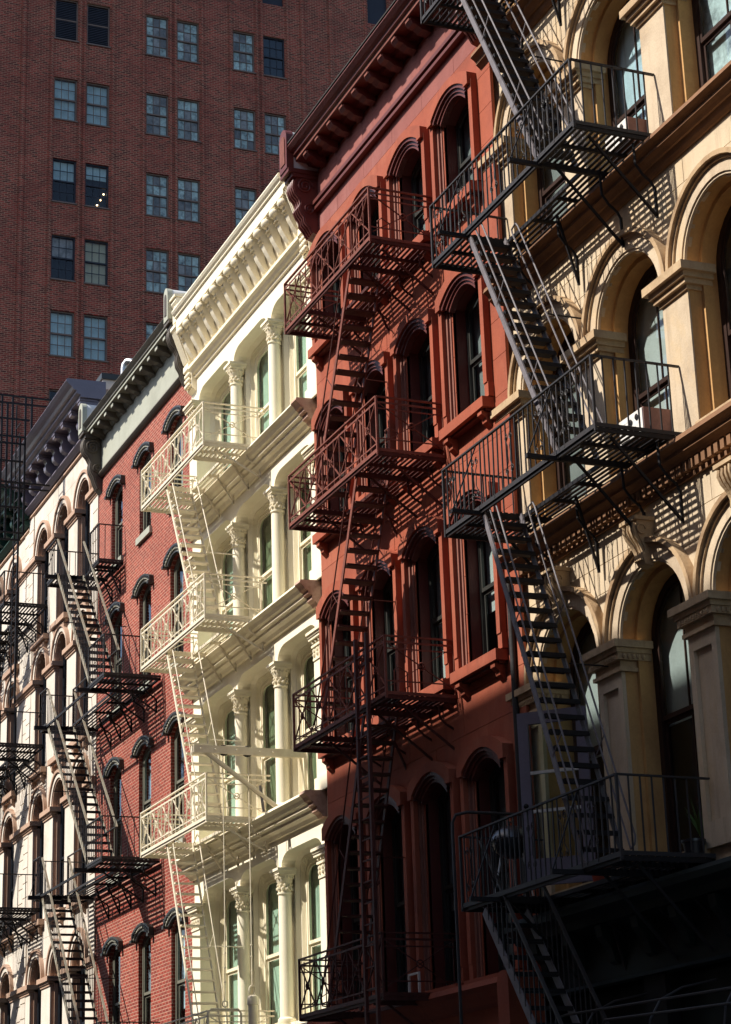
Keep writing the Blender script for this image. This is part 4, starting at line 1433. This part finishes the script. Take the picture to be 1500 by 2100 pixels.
def railing(root, L, yo, mr, H=.93, style='baluster', step=.135, scrolls=(), ends='LR', bal=.017, end_low=True):
    z, XL, XR = L['z'], L['XL'], L['XR']
    y = yo - .012
    r = MB()
    r.bar((XL, y, z + H), (XR, y, z + H), .040, .022)
    r.bar((XL, y, z + .02), (XR, y, z + .02), .018, .06)
    if style == 'lattice':
        r.bar((XL, y, z + H - .09), (XR, y, z + H - .09), .012, .03)
        r.bar((XL, y, z + .13), (XR, y, z + .13), .010, .022)
    for x in (XL, XR):
        r.bar((x, y, z - .05), (x, y, z + H), .032, .032, (0, 1, 0))
        side = 'L' if x == XL else 'R'
        if side in ends:
            r.bar((x, y, z + H), (x, YW, z + H), .040, .022)
            if end_low:
                r.bar((x, y, z + .03), (x, YW, z + .03), .018, .05)
            if style == 'lattice':
                r.bar((x, y, z + H - .09), (x, YW, z + H - .09), .012, .03)
    rl = r.build('railing', mr, root)
    um = ubox(mr)
    if style == 'baluster':
        n = int((XR - XL) / step)
        for i in range(1, n):
            x = XL + i * (XR - XL) / n
            if any(abs(x - s) < .05 for s in scrolls):
                continue
            place(um, 'baluster', (x, y, z + H / 2), rl, (bal, bal, H - .02), bent())
        for s in scrolls:
            place(scroll_mesh(mr), 'scroll', (s, y - .005, z + H / 2), rl, (.9, 1, 1.05))
        m = int((YW - y) / (step * 1.12))
        for x in (XL, XR):
            if ('L' if x == XL else 'R') in ends:
                for i in range(1, m):
                    place(um, 'baluster', (x, y + i * (YW - y) / m, z + H / 2), rl, (bal, bal, H - .02))
    else:
        n = max(2, round((XR - XL) / .72))
        w = (XR - XL) / n
        h = H - .24
        for i in range(n):
            x = XL + (i + .5) * w
            place(lattice_mesh(mr, w * .92, h), 'lattice_panel', (x, y, z + .13 + h / 2), rl)
            for t in (-.5, -.18, .18):
                if i or t > -.4:
                    place(um, 'baluster', (x + t * w, y, z + H / 2 - .02), rl, (bal * .8, bal * .8, H - .08))
        w = YW - y
        for x in (XL, XR):
            if ('L' if x == XL else 'R') in ends:
                place(lattice_mesh(mr, w * .86, h), 'lattice_panel', (x, y + w * .47, z + .13 + h / 2), rl, rot=(0, 0, math.pi / 2))
                place(um, 'baluster', (x, y + w * .9, z + H / 2), rl, (bal, bal, H - .1))
                pbox('cross_bar', mr, rl, x - .006, x + .006, y, YW - .1, z + .2, z + .22)
                pbox('cross_bar', mr, rl, x - .006, x + .006, y, YW - .1, z + H - .2, z + H - .18)
    return rl

def stair(root, xt, zt, xb, zb, y0, y1, ms, mt, mh, rise=.225, sh=.085, hand='rods', bal_m=None, off=(.19, .36)):
    """open flight from (xt, zt) down to (xb, zb): two stringers, treads and handrails"""
    s = MB()
    for y in (y0, y1):
        s.bar((xt, y, zt - .02), (xb, y, zb), .022, sh)
    st = s.build('stair', ms, root)
    n = int(round((zt - zb) / rise))
    for i in range(1, n):
        t = i / n
        x, z = xt + (xb - xt) * t, zt + (zb - zt) * t
        pbox('tread', mt, st, x - .10, x + .10, y0 + .012, y1 - .012, z - .012, z + .016).rotation_euler = (random.gauss(0, .006), random.gauss(0, .03), 0)
        if sh > .08:
            pbox('tread_nosing', mt, st, x - .012 + (.1 if xb > xt else -.1), x + .012 + (.1 if xb > xt else -.1), y0 + .012, y1 - .012, z - .045, z - .012)
    d = Vector((xb - xt, 0, zb - zt)).normalized()
    nrm = Vector((-d.z, 0, d.x))
    if nrm.z < 0:
        nrm = -nrm
    A, B = Vector((xt, 0, zt)), Vector((xb, 0, zb))
    for y in (y0 - .01, y1 + .01):
        Yv = Vector((0, y, 0))
        if hand == 'rods':
            a1, b1 = A + nrm * off[0] + d * .12 + Yv, B + nrm * off[0] - d * .15 + Yv
            a2, b2 = A + nrm * off[1] + d * .18 + Yv, B + nrm * off[1] - d * .22 + Yv
            h = MB().tube([a1 - d * .06 + nrm * .02, a1, b1], .013, 6)
            h.tube([a1 - d * .06 + nrm * .02, a2 - d * .10 - nrm * .02, a2, b2, b2 + d * .07 - nrm * .06, b1], .013, 6)
            for t in (.35, .72):
                p, q = A.lerp(B, t) + Yv, A.lerp(B, t) + nrm * off[1] - d * .12 + Yv
                h.tube([p, q], .009, 5)
            h.build('handrail', mh, st, smooth=True)
        elif hand == 'rod':
            a2, b2 = A + nrm * off[1] + d * .1 + Yv, B + nrm * off[1] - d * .1 + Yv
            h = MB().tube([A + nrm * .05 + Yv + d * .02, a2 - d * .12 - nrm * .03, a2, b2, b2 + d * .1 - nrm * .08, B + nrm * .02 - d * .05 + Yv], .012, 6)
            p, q = A.lerp(B, .5) + Yv, A.lerp(B, .5) + nrm * off[1] - d * .1 + Yv
            h.tube([p, q], .008, 5)
            h.build('handrail', mh, st, smooth=True)
        else:                                    # flat handrail on balusters
            hv = Vector((0, 0, .88))
            h = MB().bar(A + hv + Yv, B + hv + Yv, .045, .03)
            h.build('handrail', mh, st)
            k = max(8, int(abs(xb - xt) / .13))
            for i in range(k + 1):
                c = A.lerp(B, i / k) + Yv
                place(ubox(bal_m or mh), 'baluster', c + Vector((0, 0, .44)), st, (.014, .014, .86))
    return st

# --- black fire escape on the tan stone building
def escape_stone():
    yo = 11.75
    e = thing('fire_escape', 'black iron fire escape with scrolled railings and grey stairs on the tan stone building', 'fire escape', (-22.9, 12.4, 5.2), 'iron fire escapes on the row')
    zs = [18.6, 14.55, 10.45, 5.30]
    for i, z in enumerate(zs):
        XR = -20.73 if i != 3 else -20.83
        L = dict(z=z, XL=-25.13, XR=XR, h0=-24.05, h1=-21.80, ys=12.40, br=(XR - .12, -21.75, -23.0, -24.2))
        platform(e, L, yo, 'iron_black', bx=(-24.6, -22.6, -23.3, -21.25), drop=1.05)
        railing(e, L, yo, 'iron_mid', .93, 'baluster', .132, scrolls=(-24.85, -24.1, -23.05, -22.2, -21.45))
        for x in (-21.80, -24.05):                # outriggers at the hatch with their raking braces
            o = MB()
            o.box(x - .02, x + .04, yo - .42, yo + .1, z - .075, z - .02)
            o.bar((x + .01, yo - .40, z - .03), (x + .01, yo - .02, z + .9), .016, .016, (0, 1, 0))
            o.build('outrigger', 'iron_black', e)
        if i < 3:
            stair(e, -24.02, z, -21.82, zs[i + 1] + .02, yo + .04, yo + .60, 'iron_grey', 'iron_black', 'iron_grey')
    # lower flight with flat rails, and its pull-down post
    stair(e, -24.55, 5.2, -21.4, 1.2, yo + .02, yo + .62, 'iron_grey', 'iron_black', 'iron_mid', hand='flat', sh=.12)
    g = MB().tube([(-25.3, 11.72, 2.6), (-25.3, 11.72, 6.45), (-25.27, 11.76, 6.55), (-25.2, 11.9, 6.58), (-25.2, 12.7, 6.58)], .022, 8)
    g.build('gooseneck_post', 'iron_mid', e, smooth=True)
    for z in (12.95, 8.1, 16.9):                  # tie rods from stair to wall
        MB().tube([(-22.95, yo + .62, z), (-22.95, YW, z)], .012, 6).build('tie_rod', 'iron_black', e)
    return e
escape_stone()

# --- red fire escape on the painted building
def escape_red():
    yo = 11.75
    e = thing('fire_escape', 'rusty red iron fire escape with cross-braced railings on the red-brown building', 'fire escape', (-29.3, 12.4, 4.4), 'iron fire escapes on the row')
    zs = [16.03, 12.48, 8.70, 4.44]
    for i, z in enumerate(zs):
        L = dict(z=z, XL=-31.28, XR=-27.42 if i < 3 else -27.9, h0=-30.27, h1=-28.42, ys=12.36, br=(-27.6, -28.4, -29.4, -30.4))
        if i == 3:
            L['br'] = (-28.4, -29.4, -30.4)
        platform(e, L, yo, 'iron_red', bx=(-27.95, -29.3, -30.8), drop=.75)
        railing(e, L, yo, 'iron_redlit' if i < 3 else 'iron_red', .89, 'lattice')  # upper railings take the sun-brightened colour, the shaded lowest the darker one
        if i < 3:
            stair(e, -28.42, z, -30.25, zs[i + 1] + .02, yo + .05, yo + .58, 'iron_redlit' if i < 2 else 'iron_red', 'iron_red', 'iron_red', rise=.222, sh=.075, hand='rod', off=(.2, .30))  # stringers: sun-brightened colour on the upper flights, darker copy on the shaded one
    # counterbalanced drop ladder standing against the lower galleries
    ld = MB()
    for x in (-28.33, -27.90):
        ld.box(x - .03, x + .03, 11.62, 11.67, 1.2, 9.75)
    d = ld.build('drop_ladder', 'iron_red', e)
    for i in range(27):
        z = 1.5 + i * .305
        pbox('rung', 'iron_red', d, -28.30, -27.93, 11.635, 11.655, z, z + .022)
    for z in (9.3, 7.5, 6.0):
        pbox('guide_bar', 'iron_red', d, -28.45, -27.8, 11.672, 11.70, z, z + .05)
    for z in (16.03, 12.48, 8.7):                 # cranked grab rods at the head of each flight
        MB().tube([(-27.6, 11.95, z + .02), (-27.6, 11.95, z + .42), (-27.6, 12.02, z + .48), (-27.6, 12.16, z + .40), (-27.6, 12.16, z + .02)], .012, 6).build('grab_rod', 'iron_redlit', e, smooth=True)
    for z in (14.45, 10.7, 6.65):
        MB().tube([(-29.3, yo + .58, z), (-29.3, 12.84, z)], .011, 6).build('tie_rod', 'iron_red', e)
    return e
escape_red()

# --- cream fire escape on the cast-iron building
def escape_cream():
    yo = 11.75
    e = thing('fire_escape', 'cream painted fire escape with cross-braced railings on the cast-iron building', 'fire escape', (-38.0, 12.4, 4.1), 'iron fire escapes on the row')
    zs = [15.62, 12.17, 8.38, 4.15]
    for i, z in enumerate(zs):
        L = dict(z=z, XL=-40.06, XR=-35.88, h0=-38.50, h1=-36.68, ys=12.34, br=(-36.0, -36.7, -37.6, -38.5))
        platform(e, L, yo, 'iron_cream', bx=(-36.3, -37.6, -39.2), drop=.55, pitch=.088)
        railing(e, L, yo, 'iron_cream', .83, 'lattice', bal=.02)
        if i < 3:
            stair(e, -38.50, z, -36.62, zs[i + 1] + .02, yo + .05, yo + .56, 'iron_cream', 'iron_cream', 'iron_cream', rise=.212, sh=.06, hand='rod', off=(.2, .34))
    for z in (13.95, 10.2, 6.3):
        MB().tube([(-37.5, yo + .56, z), (-37.5, 12.97, z)], .013, 6).build('tie_rod', 'iron_cream', e)
    return e
escape_cream()

# --- weathered fire escape between brick and white buildings
def escape_white():
    yo = 11.70
    e = thing('fire_escape', 'black fire escape with long weathered grey stairs between the brick and white buildings', 'fire escape', (-45.5, 12.4, 4.5), 'iron fire escapes on the row')
    Ls = [dict(z=16.25, XL=-48.1, XR=-45.79, h0=-47.15, h1=-46.2, ys=12.37, yo_right=12.37, front=False, br=(-45.9, -46.6)),
          dict(z=12.72, XL=-48.55, XR=-42.77, h0=-47.9, h1=-44.03, ys=12.37, br=(-42.95, -43.9, -44.9, -45.8, -46.6)),
          dict(z=8.76, XL=-48.9, XR=-42.85, h0=-48.2, h1=-44.1, ys=12.37, br=(-43.0, -43.95, -44.9, -45.8, -46.7)),
          dict(z=4.5, XL=-48.9, XR=-42.85, h0=-48.2, h1=-44.6, ys=12.37, br=(-43.0, -44.2))]
    for i, L in enumerate(Ls):
        platform(e, L, yo, 'iron_black', bx=(-43.4, -45.2, -46.2) if i else (-46.5,), drop=.72, pitch=.09)
        z = L['z']
        r = MB()
        if i == 0:
            segs = [((-48.1, yo, 0), (-47.2, yo, 0)), ((-46.55, 12.37, 0), (-45.79, 12.37, 0)), ((-45.79, 12.37, 0), (-45.79, YW, 0)), ((-48.1, yo, 0), (-48.1, YW, 0))]
        else:
            segs = [((L['h1'], yo, 0), (L['XR'], yo, 0)), ((L['XR'], yo, 0), (L['XR'], YW, 0)), ((L['XL'], yo, 0), (L['h0'], yo, 0)), ((L['XL'], yo, 0), (L['XL'], YW, 0)), ((L['h0'], 12.34, 0), (L['h1'], 12.34, 0))]
        segs = [(Vector(a) + Vector((0, 0, z)), Vector(b_) + Vector((0, 0, z))) for a, b_ in segs]
        for a, b_ in segs:
            r.bar(a + Vector((0, 0, .90)), b_ + Vector((0, 0, .90)), .04, .022)
            r.bar(a + Vector((0, 0, .03)), b_ + Vector((0, 0, .03)), .018, .05)
            r.bar(a + Vector((0, 0, -.04)), a + Vector((0, 0, .9)), .03, .03, (0, 1, 0))
        rl = r.build('railing', 'iron_mid', e)
        for a, b_ in segs[:-1] if i else segs:
            n = int((b_ - a).length / .135)
            for k in range(1, n):
                place(ubox('iron_mid'), 'baluster', a.lerp(b_, k / n) + Vector((0, 0, .45)), rl, (.015, .015, .88))
        if i:                                      # long outriggers under the stair foot and head
            pbox('outrigger', 'iron_black', e, L['h1'] - .05, L['h1'] + .05, yo - .28, yo + .4, z - .11, z - .02)
        o = MB()
        o.box(L['h0'] - .1, L['h0'], yo - .28, yo + .5, z - .11, z - .02)
        o.bar((L['h0'] - .05, yo - .25, z - .05), (L['h0'] - .05, yo + .02, z + .88), .014, .014, (0, 1, 0))
        o.build('outrigger', 'iron_black', e)
        if i < 3:
            N = Ls[i + 1]
            stair(e, L['h0'] - .02, z, N['h1'] + .02, N['z'] + .02, yo + .04, yo + .66, 'iron_olive', 'iron_black', 'iron_olive', rise=.205, sh=.115, hand='flat', bal_m='iron_mid')
    for x, z in ((-45.5, 14.6), (-45.9, 10.75), (-46.2, 6.65)):
        MB().tube([(x, yo - .3, z), (x, 12.97, z)], .012, 6).build('tie_rod', 'iron_black', e)
    return e
escape_white()

# --- far black fire escape with its roof ladder
def escape_far():
    yo = 11.80
    e = thing('fire_escape', 'black fire escape at the left edge with a gooseneck ladder to the roof', 'fire escape', (-56, 12.4, 5), 'iron fire escapes on the row')
    zs = [17.2, 13.4, 9.15, 5.0]
    for i, z in enumerate(zs):
        L = dict(z=z, XL=-60.2, XR=-53.2 - .12 * i, h0=-58.6, h1=-55.0, ys=12.42, br=(-53.5, -54.3, -55.2, -56.2, -57.2))
        platform(e, L, yo, 'iron_black', bx=(-54, -56, -57.3), drop=.75, pitch=.09)
        railing(e, L, yo, 'iron_black', .9, 'baluster', .16, bal=.015)
        if i < 3:
            stair(e, -55.2, z, -58.4, zs[i + 1] + .02, yo + .04, yo + .64, 'iron_mid', 'iron_black', 'iron_black', rise=.21, sh=.1, hand='rods')
    X = -52.0
    m = MB()
    for y, z0, z1 in ((11.35, 18.6, 22.65), (11.5, 18.6, 22.45), (11.64, 19.4, 22.68), (11.86, 14.2, 21.5), (11.99, 18.75, 22.68), (12.16, 21.75, 22.7)):
        m.bar((X, y, z0), (X, y, z1), .05, .05, (0, 1, 0))
    for y0, y1, z in ((10.9, 12.9, 22.66), (10.9, 12.7, 22.45), (10.9, 12.0, 21.5), (10.9, 12.0, 21.3), (10.9, 12.68, 20.2), (10.9, 12.66, 20.05), (10.9, 12.02, 18.8), (10.9, 11.92, 18.6), (10.9, 12.1, 22.0), (10.9, 11.95, 19.5), (10.9, 11.95, 20.8)):
        m.bar((X, y0, z), (X, y1, z), .045, .045)
    m.bar((X - .5, 11.86, 14.2), (X - .5, 11.86, 22.6), .035, .035, (0, 1, 0))
    for y in (10.9,):
        m.bar((X, y, 18.6), (X, y, 22.66), .035, .035, (0, 1, 0))
    ld = m.build('roof_ladder', 'iron_black', e)
    for i in range(26):
        z = 14.4 + i * .3
        pbox('rung', 'iron_black', ld, X - .5, X, 11.85, 11.87, z, z + .02)
    return e
escape_far()
# ------------------------------------------------------------------ smaller things on and around the fronts
def hoist():
    X = -35.3
    h = thing('hoist_beam', 'cream hoist beam with two pulleys and a hanging counterweight on the cast-iron front', 'hoist', (X, 12.9, 8.5))
    b = MB()
    for x in (X - .05, X + .05):
        b.box(x - .012, x + .012, 11.30, 13.45, 9.44, 9.58)
    bm_ = b.build('beam', 'iron_cream', h)
    for y in (11.42, 11.7, 12.1, 12.55, 12.8):
        MB().sphere((X + .066, y, 9.51), .018, 6, 4).build('bolt', 'iron_cream', bm_)
    for y in (11.88, 12.33):
        p = MB().tube([(X, y + .085 * math.cos(t * math.pi / 8), 9.51 + .085 * math.sin(t * math.pi / 8)) for t in range(16)], .02, 6, closed=True)
        pl = p.build('pulley', 'iron_mid', h, smooth=True)
        MB().box(X - .03, X + .03, y - .012, y + .012, 9.43, 9.59).box(X - .03, X + .03, y - .08, y + .08, 9.50, 9.52).build('axle', 'iron_mid', pl)
    MB().tube([(X, 11.50, 9.50), (X, 12.88, 8.52)], .045, 8).build('strut', 'iron_cream', h, smooth=True)
    MB().bar((X + .02, 12.56, 8.9), (X + .02, 12.62, 8.42), .05, .012, (1, 0, 0)).build('strut_clamp', 'iron_grey', h)
    MB().tube([(X, 11.86, 9.5), (X, 11.87, 7.0), (X, 11.86, 5.08)], .009, 5).build('cable', 'iron_cream', h)
    MB().tube([(X, 12.35, 9.5), (X, 12.36, 5.3)], .010, 5).build('cable', 'iron_cream', h)
    MB().tube([(X, 11.88, 9.60), (X, 12.33, 9.60)], .008, 5).build('cable', 'iron_cream', h)
    for y, z in ((12.36, 6.05), (12.36, 5.85), (12.36, 5.6), (11.865, 5.9), (11.865, 5.65), (11.865, 5.4)):
        pbox('cable_clamp', 'iron_cream', h, X - .02, X + .02, y - .015, y + .015, z, z + .025)
    MB().tube([(X, 12.36 + .06 * math.cos(t * math.pi / 6), 5.27 + .09 * math.sin(t * math.pi / 6)) for t in range(12)], .014, 6, closed=True).build('shackle', 'iron_cream', h, smooth=True)
    cw = MB().lathe(X, 12.37, [(.02, 5.2), (.085, 5.18), (.10, 5.15), (.10, 5.03), (.085, 5.02), (.085, 3.2), (.05, 3.15)], 16).build('counterweight', 'iron_cream', h, smooth=True)
    MB().tube([(X, 11.86 + .05 * math.cos(t * math.pi / 6), 5.04 + .05 * math.sin(t * math.pi / 6)) for t in range(12)], .012, 6, closed=True).build('ladder_hook', 'iron_cream', h, smooth=True)
    MB().tube([(X, 11.55, 4.2), (X, 11.55, 4.88), (X, 11.6, 4.95), (X, 12.1, 4.95), (X, 12.15, 4.88), (X, 12.15, 4.2)], .02, 6).build('ladder_bail', 'iron_cream', h, smooth=True)
    return h
hoist()

def air_conditioner(x, y, z, w, dpt, h, label, rough=False):
    a = thing('air_conditioner', label, 'air conditioner', (x, y, z))
    MB().box(x - w / 2, x + w / 2, y - dpt + .012, y + .15, z, z + h).build('casing', 'ac_side', a)
    f = MB().box(x - w / 2 + .01, x + w / 2 - .01, y - dpt - .004, y - dpt + .012, z + .01, z + h - .01)
    fr = f.build('front_grille', 'ac_white', a)
    for k in range(7):
        pbox('louvre', 'ac_white', fr, x - w / 2 + .04, x - w / 2 + w * .42, y - dpt - .014, y - dpt - .004, z + .05 + k * (h - .1) / 7, z + .08 + k * (h - .1) / 7)
    for q, zz in ((.05, .68), (.22, .32), (.30, .75)):
        MB().lathe(x + q * w - .02, z + h * zz, [(.04, y - dpt - .016), (.03, y - dpt - .02), (.001, y - dpt - .02)], 12, axis='y').build('port', 'iron_black', fr, smooth=True)
    return a
air_conditioner(-21.32, 12.90, 10.56, .60, .32, .36, 'boxy white air conditioner with rusty sides in the middle window of the stone building')
air_conditioner(-21.35, 12.95, 14.66, .60, .24, .34, 'small brown-sided air conditioner on the upper sill of the stone building')

def grill(x, y, z):
    g = thing('barbecue_grill', 'black kettle barbecue with shiny lid on the lowest stone building balcony', 'grill', (x, y, z))
    r = .27
    zc = z + .78
    MB().lathe(x, y, [(.02, zc - .22), (.12, zc - .2), (.22, zc - .12), (r, zc), (r, zc + .02)], 20).build('bowl', 'black_plastic', g, smooth=True)
    ld = MB().lathe(x, y, [(r + .01, zc + .025), (r, zc + .06), (.22, zc + .14), (.12, zc + .2), (.01, zc + .22)], 20).build('lid', 'black_plastic', g, smooth=True)
    MB().tube([(x - .06, y, zc + .21), (x - .05, y, zc + .27), (x + .05, y, zc + .27), (x + .06, y, zc + .21)], .012, 6).build('handle', 'dark_wood', ld)
    for k in range(3):
        a = k * 2.094 + .5
        MB().tube([(x + .16 * math.cos(a), y + .16 * math.sin(a), zc - .16), (x + .3 * math.cos(a), y + .3 * math.sin(a), z + .015)], .012, 6).build('leg', 'white_metal', g)
    MB().box(x - r - .16, x - r - .01, y - .06, y + .06, zc - .01, zc + .01).build('side_handle', 'dark_wood', g)
    return g
grill(-24.62, 12.25, 5.31)

def pot(x, y, z, r, h, m, label, plant=0):
    p = thing('plant_pot' if not plant else 'potted_plant', label, 'plant pot' if not plant else 'plant', (x, y, z))
    MB().lathe(x, y, [(r * .72, z), (r * .95, z + h * .85), (r * 1.06, z + h * .86), (r * 1.06, z + h), (r * .92, z + h), (r * .9, z + h * .9), (.01, z + h * .9)], 16).build('pot', m, p, smooth=True)
    if plant:
        rnd = random.Random(3)
        for k in range(plant):
            a = rnd.random() * 6.283
            ln = rnd.uniform(.35, .75)
            o = rnd.uniform(.12, .42)
            n = 6
            vs, fs = [], []
            for i in range(n + 1):
                t = i / n
                c = Vector((x + math.cos(a) * o * t, y + math.sin(a) * o * t * .5, z + h * .9 + ln * (t - .45 * t * t * (o * 2))))
                wv = Vector((-math.sin(a), math.cos(a), 0)) * (.022 * math.sin(math.pi * min(1, t + .15)) + .002)
                vs += [c - wv, c + Vector((0, 0, -.006)), c + wv]
            for i in range(n):
                fs += [(3 * i, 3 * i + 1, 3 * i + 4, 3 * i + 3), (3 * i + 1, 3 * i + 2, 3 * i + 5, 3 * i + 4)]
            MB().add(vs, fs).build('leaf', 'leaf', p, smooth=True)
    return p
pot(-21.0, 12.80, 5.315, .14, .22, 'black_plastic', 'black plastic flower pot at the right end of the lowest balcony')
pot(-22.95, 12.62, 5.315, .13, .2, 'terracotta', 'red terracotta flower pot beside the open lilac door')
pot(-21.55, 13.26, 5.49, .11, .16, 'terracotta', 'spiky green potted plant on the sill behind the lowest railing', 16)

d = MB().tube([(-25.42, 12.82, 9.9), (-25.42, 12.82, 3.2)], .045, 10)
dp = d.build('drainpipe', 'iron_mid', None, smooth=True)
tag(dp, 'dark vertical drainpipe at the joint of the red-brown and stone buildings', 'drainpipe')

v = thing('vent_pipe', 'silver gooseneck vent pipe on the roof of the brick building', 'vent pipe', (-46.7, 13.2, 20.0))
MB().tube([(-46.7, 13.2, 19.95), (-46.7, 13.2, 21.55), (-46.7, 13.22, 21.68), (-46.64, 13.28, 21.76), (-46.55, 13.36, 21.74), (-46.5, 13.4, 21.66)], .07, 10).build('pipe', 'steel', v, smooth=True)
MB().lathe(-46.7, 13.2, [(.10, 19.95), (.09, 20.05), (.075, 20.1)], 12).build('collar', 'steel', v)

# bare awning frame of bent tube over the dark shopfront
a = thing('awning_frame', 'bare bent-tube awning frame over the dark shopfront at lower right', 'awning', (-21.5, 12.6, 3.0))
f = MB()
f.tube([(-23.75, 12.25, 3.3), (-23.7, 12.22, 3.62), (-23.55, 12.2, 3.74), (-23.3, 12.2, 3.76), (-17.5, 12.2, 3.66)], .016, 6)
f.build('frame_tube', 'iron_mid', a, smooth=True)
f = MB()
f.tube([(-22.15, 12.0, 3.2), (-22.1, 12.0, 3.5), (-21.95, 12.0, 3.58), (-17.5, 12.0, 3.46)], .016, 6)
f.build('frame_tube', 'iron_mid', a, smooth=True)
for x in (-22.6, -21.0, -19.4):
    MB().tube([(x, 12.95, 3.95), (x, 12.5, 3.86), (x, 12.2, 3.72), (x, 12.05, 3.5), (x, 12.0, 3.2)], .014, 6)  .build('rib', 'iron_mid', a, smooth=True)

# white leaning frame on the lowest red gallery
wf = MB().ring([(-29.02, 4.47), (-29.02, 4.87), (-28.62, 4.87), (-28.62, 4.47)], [(-28.99, 4.5), (-28.99, 4.84), (-28.65, 4.84), (-28.65, 4.5)], 12.60, 12.63)
wf.box(-29.02, -28.62, 12.6, 12.63, 4.455, 4.5)
tag(wf.build('picture_frame', 'white_metal'), 'small white frame leaning on the lowest red fire escape gallery', 'frame')

# ------------------------------------------------------------------ the opposite side of the street (behind the camera): shades the foot of the row
def opposite(X0, X1, H, label):
    b = thing('loft_building', label, 'building', ((X0 + X1) / 2, -9, 0), 'lofts across the street')
    ops = []
    n = max(2, int((X1 - X0) / 2.4))
    w = (X1 - X0) / n
    z = 5.0
    while z + 3 < H - 1:
        ops += [Op(X0 + (i + .5) * w - .6, X0 + (i + .5) * w + .6, z, z + 2.2, .0005, 'flat') for i in range(n)]
        z += 3.9
    mb = MB()
    panel(mb, cells(X0, X1, 0.1, H - .6, ops), 0, .35)
    mb.v = [(v[0], -3.6 - v[1], v[2]) for v in mb.v]
    mb.build('wall', 'opp_brick', b)
    MB().box(X0, X1, -16, -4.05, .1, H - .2).build('interior', 'interior', b)
    for o in ops:
        pbox('pane', 'glass', b, o.xl, o.xr, -3.80, -3.79, o.zs, o.zp)
    MB().prism([(-4.0, H), (-3.1, H), (-3.1, H - .2), (-3.5, H - .5), (-3.6, H - .62), (-4.0, H - .62)], 'x', X0, X1).build('cornice', 'w_stone', b)
    return b
opposite(-36.4, 12, 26.6, 'long brick loft across the street that shades the stone and red-brown fronts')
opposite(-49, -36.42, 22.6, 'brick loft across the street that shades the foot of the cream front')
opposite(-70, -49.02, 23.4, 'lower brick loft across the street facing the brick and white fronts')
